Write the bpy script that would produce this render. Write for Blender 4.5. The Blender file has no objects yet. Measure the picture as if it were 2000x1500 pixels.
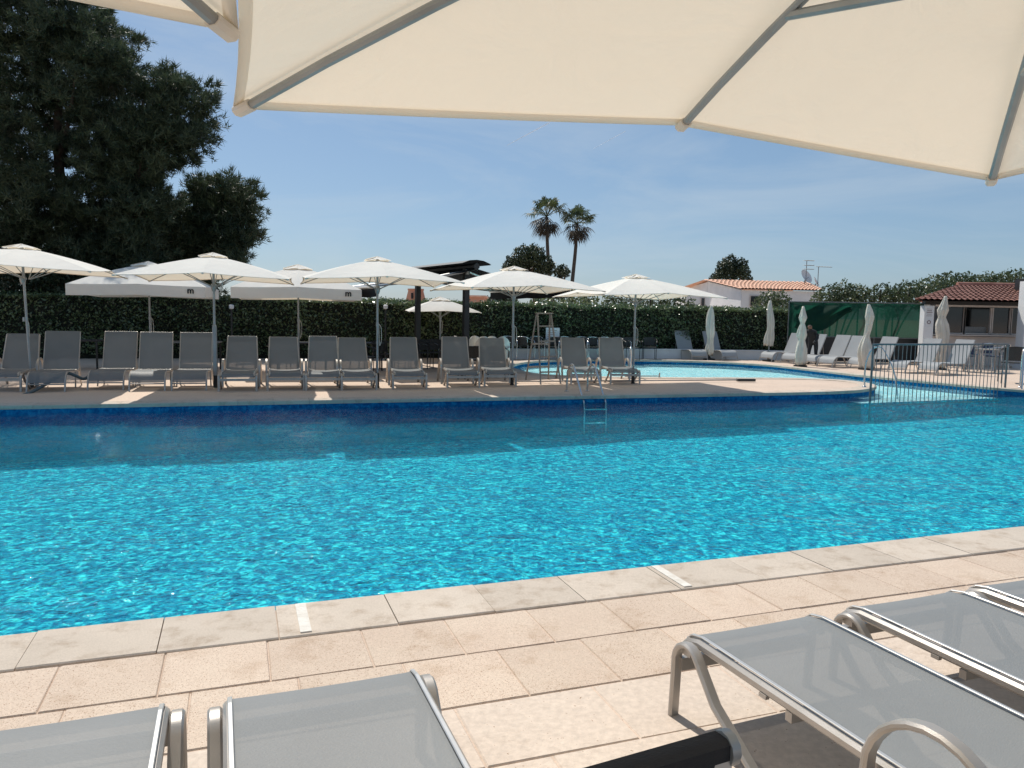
import bpy, bmesh, math, random
import numpy as np
from mathutils import Vector, Matrix
R = math.radians
scene = bpy.context.scene
# ------------------------------------------------------------------ camera
F_PX, CAM_H, PITCH, ROLL = 1500.0, 1.6, R(5.26), R(1.0)      # focal length in pixels of the 2000 px wide photograph
cam_data = bpy.data.cameras.new('camera')
cam = bpy.data.objects.new('camera', cam_data)
scene.collection.objects.link(cam)
cam_data.sensor_width = 36.0
cam_data.lens = 36.0 * F_PX / 2000.0
cam_data.clip_start, cam_data.clip_end = 0.05, 20000
cam.matrix_world = Matrix.Translation((0, 0, CAM_H)) @ Matrix.Rotation(R(90) - PITCH, 4, 'X') @ Matrix.Rotation(ROLL, 4, 'Z')
scene.camera = cam
# ------------------------------------------------------------------ sky, sun, exposure
SUN_AZ, SUN_EL = R(-31), R(53)                                # azimuth from +Y towards +X
world = bpy.data.worlds.new('World'); scene.world = world; world.use_nodes = True
wn, wl = world.node_tree.nodes, world.node_tree.links
bg = wn['Background']
sky = wn.new('ShaderNodeTexSky'); sky.sky_type = 'NISHITA'; sky.sun_disc = False
sky.sun_elevation, sky.sun_rotation = SUN_EL, SUN_AZ
sky.altitude, sky.air_density, sky.dust_density, sky.ozone_density = 1500, 1.1, 2.6, 4.5
bg.inputs['Strength'].default_value = 0.099
wtc = wn.new('ShaderNodeTexCoord'); wmap = wn.new('ShaderNodeMapping')
wmap.inputs['Scale'].default_value = (1.0, 1.0, 5.0); wmap.inputs['Rotation'].default_value = (0, 0, 0.5)
wno = wn.new('ShaderNodeTexNoise'); wno.inputs['Scale'].default_value = 2.2; wno.inputs['Detail'].default_value = 7
wno.inputs['Roughness'].default_value = 0.62; wno.inputs['Distortion'].default_value = 0.7
wr = wn.new('ShaderNodeMapRange'); wr.inputs['From Min'].default_value = 0.44; wr.inputs['From Max'].default_value = 0.80
wr.inputs['To Max'].default_value = 0.42
wmix = wn.new('ShaderNodeMix'); wmix.data_type = 'RGBA'; wmix.inputs['B'].default_value = (6.2, 6.9, 7.4, 1)   # thin cirrus veil, same all round
wl.new(wtc.outputs['Generated'], wmap.inputs['Vector']); wl.new(wmap.outputs[0], wno.inputs['Vector'])
wl.new(wno.outputs['Fac'], wr.inputs['Value']); wl.new(wr.outputs[0], wmix.inputs['Factor'])
veil = wn.new('ShaderNodeMix'); veil.data_type = 'RGBA'; veil.inputs['Factor'].default_value = 0.42; veil.inputs['B'].default_value = (2.6, 4.2, 5.8, 1)   # even high haze
wl.new(sky.outputs['Color'], veil.inputs['A']); wl.new(veil.outputs['Result'], wmix.inputs['A']); wl.new(wmix.outputs['Result'], bg.inputs['Color'])
sun_data = bpy.data.lights.new('sun', 'SUN')
sun_data.energy, sun_data.angle, sun_data.color = 4.75, R(0.53), (1.0, 0.94, 0.84)
sun = bpy.data.objects.new('sun', sun_data); scene.collection.objects.link(sun)
sv = Vector((math.sin(SUN_AZ) * math.cos(SUN_EL), math.cos(SUN_AZ) * math.cos(SUN_EL), math.sin(SUN_EL)))
sun.rotation_euler = sv.to_track_quat('Z', 'Y').to_euler(); sun.location = sv * 50
scene.view_settings.view_transform = 'Standard'; scene.view_settings.look = 'None'
scene.view_settings.exposure, scene.view_settings.gamma = 0.0, 1.0
scene.view_settings.use_curve_mapping = False
scene.cycles.max_bounces = 8; scene.cycles.transparent_max_bounces = 16
scene.cycles.caustics_refractive = True; scene.cycles.caustics_reflective = False
scene.cycles.sample_clamp_indirect = 6.0
scene.cycles.use_denoising = True
# ------------------------------------------------------------------ pixel -> world (photograph pixels, 2000 x 1500)
def ray(px, py):
    u, v = (px - 1000) / F_PX, -(py - 750) / F_PX
    c, s = math.cos(ROLL), math.sin(ROLL)
    u, v = c * u - s * v, s * u + c * v
    return Vector((u, math.cos(PITCH) + v * math.sin(PITCH), -math.sin(PITCH) + v * math.cos(PITCH)))
def ground(px, py, z=0.0):                       # where that pixel's ray meets the level z
    d = ray(px, py); t = (z - CAM_H) / d.z
    return Vector((d.x * t, d.y * t, z))
def at(px, py, y):                               # the point of that ray at distance y (taken from what it stands on)
    d = ray(px, py); t = y / d.y
    return Vector((d.x * t, y, CAM_H + d.z * t))
# ------------------------------------------------------------------ mesh helpers
COL = scene.collection
class MB:
    def __init__(self): self.v, self.f = [], []
    def add(self, vs, fs):
        o = len(self.v); self.v += [tuple(p) for p in vs]; self.f += [tuple(i + o for i in q) for q in fs]; return self
    def box(self, c, s, m=None):
        x, y, z = s[0] / 2, s[1] / 2, s[2] / 2
        vs = [Vector((i * x, j * y, k * z)) for k in (-1, 1) for j in (-1, 1) for i in (-1, 1)]
        if m is not None: vs = [m @ p for p in vs]
        return self.add([Vector(c) + p for p in vs], [(0, 2, 3, 1), (4, 5, 7, 6), (0, 1, 5, 4), (2, 6, 7, 3), (0, 4, 6, 2), (1, 3, 7, 5)])
    def sweep(self, path, sec, side=None, cap=True, scale=None):
        P = [Vector(p) for p in path]; n, k = len(P), len(sec); vs = []; prev = None
        for i in range(n):
            t = (P[min(i + 1, n - 1)] - P[max(i - 1, 0)]).normalized()
            if side is not None: s = Vector(side)
            else:
                s = prev if prev is not None else (Vector((0, 0, 1)).cross(t) if abs(t.z) < .95 else Vector((1, 0, 0)))
            s = (s - t * s.dot(t)).normalized(); prev = s; nn = t.cross(s)
            q = 1.0 if scale is None else scale[i]
            vs += [P[i] + s * (a * q) + nn * (b * q) for a, b in sec]
        fs = [(i * k + j, i * k + (j + 1) % k, (i + 1) * k + (j + 1) % k, (i + 1) * k + j) for i in range(n - 1) for j in range(k)]
        if cap: fs += [tuple(range(k))[::-1], tuple((n - 1) * k + j for j in range(k))]
        return self.add(vs, fs)
    def tube(self, path, r, k=8, scale=None, cap=True):
        return self.sweep(path, [(r * math.cos(2 * math.pi * j / k), r * math.sin(2 * math.pi * j / k)) for j in range(k)], cap=cap, scale=scale)
    def strap(self, path, w, t, side=(1, 0, 0)):            # flat bent bar with rounded edges
        a, b, e = w / 2, t / 2, min(w, t) * .32
        return self.sweep(path, [(a - e, -b), (a, -b + e), (a, b - e), (a - e, b), (-a + e, b), (-a, b - e), (-a, -b + e), (-a + e, -b)], side)
    def lathe(self, prof, k=16, c=(0, 0, 0), fn=None):
        vs = []
        for r, z in prof:
            for j in range(k):
                a = 2 * math.pi * j / k; q = r * (fn(a, z) if fn else 1)
                vs.append((c[0] + q * math.cos(a), c[1] + q * math.sin(a), c[2] + z))
        n = len(prof)
        fs = [(i * k + j, i * k + (j + 1) % k, (i + 1) * k + (j + 1) % k, (i + 1) * k + j) for i in range(n - 1) for j in range(k)]
        fs += [tuple(range(k))[::-1], tuple((n - 1) * k + j for j in range(k))]
        return self.add(vs, fs)
    def grid(self, pts):                                     # rows of points -> sheet
        m, k = len(pts), len(pts[0])
        return self.add([p for r in pts for p in r], [(i * k + j, i * k + j + 1, (i + 1) * k + j + 1, (i + 1) * k + j) for i in range(m - 1) for j in range(k - 1)])
    def build(self, name, mat, parent=None, smooth=False, loc=None):
        me = bpy.data.meshes.new(name); me.from_pydata(self.v, [], self.f); me.update()
        return link(name, me, mat, parent, smooth, loc)
def link(name, me, mat, parent=None, smooth=False, loc=None):
    me.materials.append(mat)
    if smooth:
        me.polygons.foreach_set('use_smooth', [True] * len(me.polygons))
        if smooth != 2: me.set_sharp_from_angle(angle=R(40))
    o = bpy.data.objects.new(name, me); COL.objects.link(o)
    if parent is not None: o.parent = parent
    if loc is not None: o.location = loc
    return o
def np_mesh(name, V, k):                                     # many separate k-gons from an (n*k, 3) array
    me = bpy.data.meshes.new(name); n = len(V) // k
    me.vertices.add(len(V)); me.vertices.foreach_set('co', np.ascontiguousarray(V, dtype=np.float32).ravel())
    me.loops.add(n * k); me.loops.foreach_set('vertex_index', np.arange(n * k, dtype=np.int32))
    me.polygons.add(n); me.polygons.foreach_set('loop_start', np.arange(n, dtype=np.int32) * k)
    me.update(calc_edges=True); return me
def tag(o, label, cat, group=None):
    o['label'] = label; o['category'] = cat
    if group: o['group'] = group
    return o
def thing(name, label, cat, loc=(0, 0, 0), rz=0.0, group=None):
    o = bpy.data.objects.new(name, None); COL.objects.link(o); o.empty_display_size = .1
    o.location = loc; o.rotation_euler = (0, 0, rz)
    return tag(o, label, cat, group)
def struct(o): o['kind'] = 'structure'; return o
def copy_tree(o, parent=None):
    c = o.copy(); COL.objects.link(c)
    if parent is not None: c.parent = parent
    for ch in o.children: copy_tree(ch, c)
    return c
def put(proto, first, loc, rz, label, scale=None, group=None):
    o = proto if first else copy_tree(proto)
    o.location = loc; o.rotation_euler = (0, 0, rz); o['label'] = label
    if group: o['group'] = group
    if scale: o.scale = scale
    return o
ORD = ['first', 'second', 'third', 'fourth', 'fifth', 'sixth', 'seventh', 'eighth', 'ninth', 'tenth', 'eleventh', 'twelfth', 'thirteenth', 'fourteenth']
def arc(c, r, a0, a1, n):                                    # arc in the y-z plane, angles in degrees
    return [(c[0] + r * math.cos(R(a0 + (a1 - a0) * i / n)), c[1] + r * math.sin(R(a0 + (a1 - a0) * i / n))) for i in range(n + 1)]
def smooth_path(pts, n=6):                                   # Catmull-Rom
    P = [Vector(p) for p in pts]; P = [2 * P[0] - P[1]] + P + [2 * P[-1] - P[-2]]; out = []
    for i in range(1, len(P) - 2):
        for j in range(n):
            t = j / n; a, b, c, d = P[i - 1], P[i], P[i + 1], P[i + 2]
            out.append(.5 * ((2 * b) + (c - a) * t + (2 * a - 5 * b + 4 * c - d) * t * t + (3 * b - a - 3 * c + d) * t ** 3))
    return out + [P[-2]]
# ------------------------------------------------------------------ materials
def new_mat(name):
    m = bpy.data.materials.new(name); m.use_nodes = True
    return m, m.node_tree.nodes, m.node_tree.links, m.node_tree.nodes['Principled BSDF']
def surf(name, c0, c1=None, rough=.6, scale=4.0, metal=0.0, bump=0.0, bscale=60.0, spec=.5, coat=0.0, contrast=(.35, .65), rnd=0.0, detail=5):
    """principled surface whose colour wanders between c0 and c1; optional fine relief and per-object variation"""
    m, N, L, b = new_mat(name)
    b.inputs['Roughness'].default_value = rough; b.inputs['Metallic'].default_value = metal
    b.inputs['Specular IOR Level'].default_value = spec; b.inputs['Coat Weight'].default_value = coat
    tc = N.new('ShaderNodeTexCoord'); geo = N.new('ShaderNodeNewGeometry')
    n = N.new('ShaderNodeTexNoise'); n.inputs['Scale'].default_value = scale; n.inputs['Detail'].default_value = detail
    L.new(geo.outputs['Position'], n.inputs['Vector'])
    r = N.new('ShaderNodeValToRGB'); e = r.color_ramp.elements
    e[0].position, e[1].position = contrast; e[0].color = (*c0, 1); e[1].color = (*(c1 or c0), 1)
    L.new(n.outputs['Fac'], r.inputs['Fac']); col = r.outputs['Color']
    if rnd:
        oi = N.new('ShaderNodeObjectInfo'); mr = N.new('ShaderNodeMapRange')
        mr.inputs['To Min'].default_value = 1 - rnd; mr.inputs['To Max'].default_value = 1 + rnd
        L.new(oi.outputs['Random'], mr.inputs['Value'])
        mx = N.new('ShaderNodeMix'); mx.data_type = 'RGBA'; mx.blend_type = 'MULTIPLY'; mx.inputs['Factor'].default_value = 1
        L.new(col, mx.inputs['A']); L.new(mr.outputs[0], mx.inputs['B']); col = mx.outputs['Result']
    L.new(col, b.inputs['Base Color'])
    if bump:
        n2 = N.new('ShaderNodeTexNoise'); n2.inputs['Scale'].default_value = bscale; n2.inputs['Detail'].default_value = 4
        L.new(geo.outputs['Position'], n2.inputs['Vector'])
        bp = N.new('ShaderNodeBump'); bp.inputs['Strength'].default_value = bump; bp.inputs['Distance'].default_value = .01
        L.new(n2.outputs['Fac'], bp.inputs['Height']); L.new(bp.outputs[0], b.inputs['Normal'])
    return m
def cloth(name, col, trans, t_amt=.4, see=0.0, weave=0.0, rough=.8, wr=(.92, 1.0), crease=0.0):
    """woven fabric: diffuse front, light glowing through, optional open mesh"""
    m, N, L, b = new_mat(name); out = N['Material Output']
    geo = N.new('ShaderNodeNewGeometry')
    n = N.new('ShaderNodeTexNoise'); n.inputs['Scale'].default_value = 2.3; n.inputs['Detail'].default_value = 6
    L.new(geo.outputs['Position'], n.inputs['Vector'])
    mr = N.new('ShaderNodeMapRange'); mr.inputs['From Min'].default_value = .3; mr.inputs['From Max'].default_value = .7
    mr.inputs['To Min'].default_value, mr.inputs['To Max'].default_value = wr
    L.new(n.outputs['Fac'], mr.inputs['Value'])
    mx = N.new('ShaderNodeMix'); mx.data_type = 'RGBA'; mx.blend_type = 'MULTIPLY'; mx.inputs['Factor'].default_value = 1
    mx.inputs['A'].default_value = (*col, 1); L.new(mr.outputs[0], mx.inputs['B'])
    L.new(mx.outputs['Result'], b.inputs['Base Color']); b.inputs['Roughness'].default_value = rough; b.inputs['Specular IOR Level'].default_value = .25
    t = N.new('ShaderNodeBsdfTranslucent'); t.inputs['Color'].default_value = (*trans, 1)
    ms = N.new('ShaderNodeMixShader'); ms.inputs[0].default_value = t_amt
    L.new(b.outputs[0], ms.inputs[1]); L.new(t.outputs[0], ms.inputs[2]); last = ms
    if see:
        tp = N.new('ShaderNodeBsdfTransparent'); m2 = N.new('ShaderNodeMixShader'); m2.inputs[0].default_value = see
        L.new(ms.outputs[0], m2.inputs[1]); L.new(tp.outputs[0], m2.inputs[2]); last = m2
    if weave:
        tc = N.new('ShaderNodeTexCoord'); w1 = N.new('ShaderNodeTexNoise'); w1.inputs['Scale'].default_value = 330; w1.inputs['Detail'].default_value = 2
        mp = N.new('ShaderNodeMapping'); mp.inputs['Scale'].default_value = (.35, 1, 1)
        L.new(tc.outputs['Object'], mp.inputs['Vector']); L.new(mp.outputs[0], w1.inputs['Vector'])
        bp = N.new('ShaderNodeBump'); bp.inputs['Strength'].default_value = weave; bp.inputs['Distance'].default_value = .004
        L.new(w1.outputs['Fac'], bp.inputs['Height']); L.new(bp.outputs[0], b.inputs['Normal'])
    if crease:
        w2 = N.new('ShaderNodeTexNoise'); w2.inputs['Scale'].default_value = 3.2; w2.inputs['Detail'].default_value = 5; w2.inputs['Distortion'].default_value = 1.2
        L.new(geo.outputs['Position'], w2.inputs['Vector'])
        w3 = N.new('ShaderNodeTexNoise'); w3.inputs['Scale'].default_value = 420; L.new(geo.outputs['Position'], w3.inputs['Vector'])
        c1 = N.new('ShaderNodeBump'); c1.inputs['Strength'].default_value = crease; c1.inputs['Distance'].default_value = .05; L.new(w2.outputs['Fac'], c1.inputs['Height'])
        c2 = N.new('ShaderNodeBump'); c2.inputs['Strength'].default_value = .5; c2.inputs['Distance'].default_value = .002; L.new(w3.outputs['Fac'], c2.inputs['Height']); L.new(c1.outputs[0], c2.inputs['Normal'])
        L.new(c2.outputs[0], b.inputs['Normal']); L.new(c2.outputs[0], t.inputs['Normal'])
    L.new(last.outputs[0], out.inputs['Surface'])
    return m
def leafy(name, c0, c1, scale=1.2, trans=.35, rough=.5, spec=.4):
    m, N, L, b = new_mat(name); out = N['Material Output']
    geo = N.new('ShaderNodeNewGeometry')
    n = N.new('ShaderNodeTexNoise'); n.inputs['Scale'].default_value = scale; n.inputs['Detail'].default_value = 3
    L.new(geo.outputs['Position'], n.inputs['Vector'])
    ad = N.new('ShaderNodeMath'); ad.operation = 'MULTIPLY_ADD'; ad.inputs[1].default_value = .5; ad.inputs[2].default_value = -.25
    L.new(geo.outputs['Random Per Island'], ad.inputs[0])
    ad2 = N.new('ShaderNodeMath'); L.new(n.outputs['Fac'], ad2.inputs[0]); L.new(ad.outputs[0], ad2.inputs[1])
    r = N.new('ShaderNodeValToRGB'); e = r.color_ramp.elements
    e[0].position, e[1].position = .25, .8; e[0].color = (*c0, 1); e[1].color = (*c1, 1)
    L.new(ad2.outputs[0], r.inputs['Fac']); L.new(r.outputs['Color'], b.inputs['Base Color'])
    b.inputs['Roughness'].default_value = rough; b.inputs['Specular IOR Level'].default_value = spec
    t = N.new('ShaderNodeBsdfTranslucent'); L.new(r.outputs['Color'], t.inputs['Color'])
    ms = N.new('ShaderNodeMixShader'); ms.inputs[0].default_value = trans
    L.new(b.outputs[0], ms.inputs[1]); L.new(t.outputs[0], ms.inputs[2]); L.new(ms.outputs[0], out.inputs['Surface'])
    return m
def stone(name, c0, c1, cd, speck=170.0, stain=1.6, rnd=.06, rough=.85, bump=.35, pit=.62, dirt=((.56, .8), (.72, .68, .64))):
    """cast stone: grainy two-tone base, dark pits, broad stains, a little different from stone to stone"""
    m, N, L, b = new_mat(name); b.inputs['Roughness'].default_value = rough; b.inputs['Specular IOR Level'].default_value = .25
    geo = N.new('ShaderNodeNewGeometry'); oi = N.new('ShaderNodeObjectInfo')
    def noise(s, d=4, ro=.6):
        n = N.new('ShaderNodeTexNoise'); n.inputs['Scale'].default_value = s; n.inputs['Detail'].default_value = d; n.inputs['Roughness'].default_value = ro
        L.new(geo.outputs['Position'], n.inputs['Vector']); return n.outputs['Fac']
    def ramp(f, p0, p1, a, c):
        r = N.new('ShaderNodeValToRGB'); e = r.color_ramp.elements; e[0].position, e[1].position = p0, p1
        e[0].color = (*a, 1); e[1].color = (*c, 1); L.new(f, r.inputs['Fac']); return r.outputs['Color']
    def mix(f, a, c, bt='MIX'):
        x = N.new('ShaderNodeMix'); x.data_type = 'RGBA'; x.blend_type = bt
        if isinstance(f, float): x.inputs['Factor'].default_value = f
        else: L.new(f, x.inputs['Factor'])
        L.new(a, x.inputs['A']); L.new(c, x.inputs['B']); return x.outputs['Result']
    base = ramp(noise(stain, 7, .65), .3, .7, c0, c1)
    fine = ramp(noise(speck * .5, 3), .3, .7, (.86,) * 3, (1.06,) * 3)
    pits = ramp(noise(speck, 2, .5), pit, pit + .06, (1, 1, 1), tuple(x / max(c1) for x in cd))
    st = ramp(noise(stain * 3.1, 8, .7), *dirt[0], (1, 1, 1), dirt[1])
    c = mix(1.0, base, fine, 'MULTIPLY'); c = mix(1.0, c, pits, 'MULTIPLY'); c = mix(1.0, c, st, 'MULTIPLY')
    mr = N.new('ShaderNodeMapRange'); mr.inputs['To Min'].default_value = 1 - rnd; mr.inputs['To Max'].default_value = 1 + rnd
    L.new(oi.outputs['Random'], mr.inputs['Value']); c = mix(1.0, c, mr.outputs[0], 'MULTIPLY')
    L.new(c, b.inputs['Base Color'])
    bp = N.new('ShaderNodeBump'); bp.inputs['Strength'].default_value = bump; bp.inputs['Distance'].default_value = .004
    L.new(noise(speck * .8, 4, .7), bp.inputs['Height']); L.new(bp.outputs[0], b.inputs['Normal'])
    return m
def mosaic(name, c0, c1, c2, scale=20.0):
    """glass mosaic: small square tesserae in mixed blues, plus painted mottling that imitates caustic light"""
    m, N, L, b = new_mat(name); b.inputs['Roughness'].default_value = .7; b.inputs['Specular IOR Level'].default_value = .05
    tc = N.new('ShaderNodeNewGeometry')
    v = N.new('ShaderNodeTexVoronoi'); v.distance = 'CHEBYCHEV'; v.inputs['Scale'].default_value = scale; v.inputs['Randomness'].default_value = .0
    L.new(tc.outputs['Position'], v.inputs['Vector'])
    n = N.new('ShaderNodeTexNoise'); n.inputs['Scale'].default_value = 10.5; n.inputs['Detail'].default_value = 3.0; n.inputs['Distortion'].default_value = 1.6  # distorted blotches put caustic-like bright squiggles into the tile colour
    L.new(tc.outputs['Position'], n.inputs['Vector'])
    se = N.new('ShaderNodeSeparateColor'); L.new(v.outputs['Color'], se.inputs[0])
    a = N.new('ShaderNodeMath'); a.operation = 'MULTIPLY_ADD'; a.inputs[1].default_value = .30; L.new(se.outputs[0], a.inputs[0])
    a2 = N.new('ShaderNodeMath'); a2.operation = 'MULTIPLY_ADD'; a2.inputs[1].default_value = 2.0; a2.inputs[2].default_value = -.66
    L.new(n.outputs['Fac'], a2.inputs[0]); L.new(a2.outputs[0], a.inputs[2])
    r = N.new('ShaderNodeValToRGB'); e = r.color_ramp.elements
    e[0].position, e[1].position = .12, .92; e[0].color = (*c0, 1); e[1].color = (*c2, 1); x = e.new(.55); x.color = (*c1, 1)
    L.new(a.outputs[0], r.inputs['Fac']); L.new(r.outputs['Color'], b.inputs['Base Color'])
    return m
M = dict(
    deck=stone('deck concrete', (.66, .52, .42), (.56, .45, .37), (.30, .24, .20), speck=90, stain=.7, rnd=0, bump=.5),
    coping=stone('coping stone', (.50, .43, .36), (.60, .52, .44), (.26, .21, .17), speck=260, stain=1.7, rnd=.07, pit=.66, dirt=((.50, .78), (.58, .50, .42))),
    paver=stone('deck paver', (.58, .46, .37), (.64, .53, .43), (.28, .21, .17), speck=200, stain=1.2, rnd=.06, pit=.60, dirt=((.52, .8), (.70, .62, .54))),
    slab=stone('painted slab', (.61, .51, .43), (.67, .57, .48), (.32, .26, .21), speck=70, stain=1.1, rnd=.04, pit=.70, bump=.8),
    grout=surf('white grout', (.70, .67, .62), (.60, .56, .50), rough=.9, scale=20, bump=.4),
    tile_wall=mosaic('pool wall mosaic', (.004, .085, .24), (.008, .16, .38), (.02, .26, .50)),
    tile_deep=mosaic('pool floor caustic mosaic', (.0, .09, .23), (.002, .36, .54), (.06, .98, 1.0), 13),
    tile_pale=mosaic('small pool caustic mosaic', (.22, .66, .76), (.45, .88, .92), (.85, 1.0, 1.0), 13),
    sling=cloth('grey sling', (.265, .282, .295), (.20, .22, .23), .18, see=.06, weave=.5, rough=.55, wr=(.94, 1.03)),
    sling_far=cloth('darker grey sling', (.205, .222, .236), (.17, .185, .20), .18, see=.09, weave=.5, rough=.5, wr=(.92, 1.04)),  # copy of the grey sling in a darker tone, for the far row
    sling_pale=cloth('pale sling', (.40, .42, .44), (.30, .32, .34), .2, see=.04, weave=.5, rough=.6),
    sling_dark=cloth('dark sling', (.045, .045, .048), (.03, .03, .03), .15, see=.04, weave=.5),
    alu=surf('taupe aluminium', (.40, .375, .345), (.46, .43, .40), rough=.38, metal=.55, scale=9, bump=.05, bscale=300),
    alu_white=surf('brushed rail', (.66, .65, .63), (.58, .57, .55), rough=.33, metal=.6, scale=9),
    steel=surf('stainless steel', (.62, .63, .64), (.54, .55, .56), rough=.22, metal=.95, scale=6),
    galv=surf('galvanised steel', (.20, .21, .215), (.15, .16, .165), rough=.5, metal=.6, scale=20),
    umb_pole=surf('umbrella aluminium', (.34, .36, .37), (.28, .30, .31), rough=.45, metal=.5, scale=6),
    canvas=cloth('off white canvas', (.93, .91, .86), (.86, .74, .57), .30, rough=.9, wr=(.95, 1.0), crease=.3),
    canvas_fold=cloth('folded canvas', (.80, .76, .68), (.66, .58, .46), .22, rough=.9, wr=(.80, 1.02), crease=.8),
    black=surf('black metal', (.012, .013, .015), (.02, .021, .023), rough=.45, scale=6),
    dark_cloth=cloth('black awning cloth', (.016, .018, .022), (.02, .02, .02), .1),
    rattan=surf('dark rattan', (.020, .019, .018), (.045, .042, .04), rough=.6, scale=60, bump=.6, bscale=200),
    white_paint=surf('white render', (.74, .75, .76), (.66, .67, .68), rough=.9, scale=1.5, bump=.3, bscale=40),
    white_plastic=surf('white plastic', (.80, .79, .74), (.72, .71, .66), rough=.4, scale=8),
    glass_dark=surf('dark window glass', (.012, .015, .018), (.03, .035, .04), rough=.08, scale=1.2, spec=.6),
    frame=surf('beige window frame', (.62, .55, .50), (.56, .49, .45), rough=.5, scale=6),
    tile_roof=surf('pale terracotta tile', (.62, .33, .22), (.74, .47, .35), rough=.85, scale=3.5, bump=.4, bscale=30),
    tile_red=surf('weathered red tile', (.27, .12, .09), (.40, .20, .155), rough=.85, scale=3.0, bump=.4, bscale=30),
    terracotta=surf('terracotta render', (.50, .24, .16), (.56, .30, .21), rough=.9, scale=1.0),
    wood=surf('worn ladder aluminium', (.30, .28, .26), (.24, .22, .20), rough=.5, metal=.3, scale=14),
    bark=surf('bark', (.055, .04, .03), (.10, .075, .055), rough=.95, scale=9, bump=.9, bscale=24),
    bark_palm=surf('palm bark', (.045, .038, .034), (.07, .06, .05), rough=.95, scale=7, bump=.8, bscale=10),
    pine=leafy('pine needles', (.020, .038, .022), (.085, .115, .060), scale=.8, trans=.25),
    pine_far=leafy('far pine needles', (.018, .034, .018), (.055, .078, .038), scale=.5, trans=.2),
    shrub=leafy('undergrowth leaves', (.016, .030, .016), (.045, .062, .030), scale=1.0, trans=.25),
    hedge=leafy('hedge leaves', (.042, .078, .032), (.185, .235, .105), scale=1.4, trans=.3, rough=.28, spec=.8),
    oleander=leafy('oleander leaves', (.045, .075, .035), (.13, .165, .085), scale=1.0, trans=.3, rough=.4),
    palm=leafy('palm fronds', (.035, .06, .025), (.085, .11, .045), scale=.8, trans=.3),
    palm_dead=leafy('dead palm fronds', (.030, .024, .017), (.075, .058, .038), scale=1.0, trans=.12),
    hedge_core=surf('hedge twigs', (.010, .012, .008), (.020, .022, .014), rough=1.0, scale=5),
    screen=cloth('green windscreen mesh', (.005, .040, .026), (.012, .10, .065), .32, see=.04, wr=(.75, 1.1)),
    hose=surf('blue grey hose', (.05, .085, .11), (.07, .11, .13), rough=.5, scale=12),
    ink=surf('black print', (.012, .012, .014), rough=.7),
    sign_white=surf('white sign board', (.70, .72, .74), (.64, .66, .68), rough=.6, scale=5),
    sign_grey=surf('grey print', (.20, .15, .15), (.28, .22, .22), rough=.7, scale=30),
    navy=surf('navy cushion', (.015, .035, .085), (.03, .055, .12), rough=.8, scale=14),
    vapour=cloth('vapour trail', (.95, .96, 1.0), (.95, .96, 1.0), .5),
    skin_cloth=surf('dark clothes', (.012, .012, .015), (.02, .02, .024), rough=.85, scale=10),
)
# ------------------------------------------------------------------ water material: fresnel mirror over a clear rippled body
m, N, L, b = new_mat('pool water'); N.remove(b); out = N['Material Output']
geo = N.new('ShaderNodeNewGeometry')
def _noise(s, d, ro, di, vs):
    mp = N.new('ShaderNodeMapping'); mp.inputs['Scale'].default_value = vs; mp.inputs['Rotation'].default_value = (0, 0, .35)
    n = N.new('ShaderNodeTexNoise'); n.inputs['Scale'].default_value = s; n.inputs['Detail'].default_value = d
    n.inputs['Roughness'].default_value = ro; n.inputs['Distortion'].default_value = di
    L.new(geo.outputs['Position'], mp.inputs['Vector']); L.new(mp.outputs[0], n.inputs['Vector']); return n.outputs['Fac']
b1 = N.new('ShaderNodeBump'); b1.inputs['Strength'].default_value = 1; b1.inputs['Distance'].default_value = .055
L.new(_noise(5.4, 2.5, .5, .9, (1, 1.2, 1)), b1.inputs['Height'])
b2 = N.new('ShaderNodeBump'); b2.inputs['Strength'].default_value = 1; b2.inputs['Distance'].default_value = .019
L.new(_noise(12, 2, .5, .9, (1, 1.2, 1)), b2.inputs['Height']); L.new(b1.outputs[0], b2.inputs['Normal'])
gl = N.new('ShaderNodeBsdfGlossy'); gl.inputs['Roughness'].default_value = .03
rf = N.new('ShaderNodeBsdfRefraction'); rf.inputs['IOR'].default_value = 1.33; rf.inputs['Roughness'].default_value = 0
rf.inputs['Color'].default_value = (.9, .99, 1, 1)
tr = N.new('ShaderNodeBsdfTransparent'); fr = N.new('ShaderNodeFresnel'); fr.inputs['IOR'].default_value = 1.2
for n_ in (gl, rf, fr): L.new(b2.outputs[0], n_.inputs['Normal'])
mx = N.new('ShaderNodeMixShader'); mx.inputs[0].default_value = .24
L.new(tr.outputs[0], mx.inputs[1]); L.new(rf.outputs[0], mx.inputs[2])
fk = N.new('ShaderNodeMath'); fk.operation = 'MULTIPLY'; fk.inputs[1].default_value = .70; L.new(fr.outputs[0], fk.inputs[0])   # ripples show the viewer their near faces
m2 = N.new('ShaderNodeMixShader'); L.new(fk.outputs[0], m2.inputs[0]); L.new(mx.outputs[0], m2.inputs[1]); L.new(gl.outputs[0], m2.inputs[2])
L.new(m2.outputs[0], out.inputs['Surface']); M['water'] = m
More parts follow.
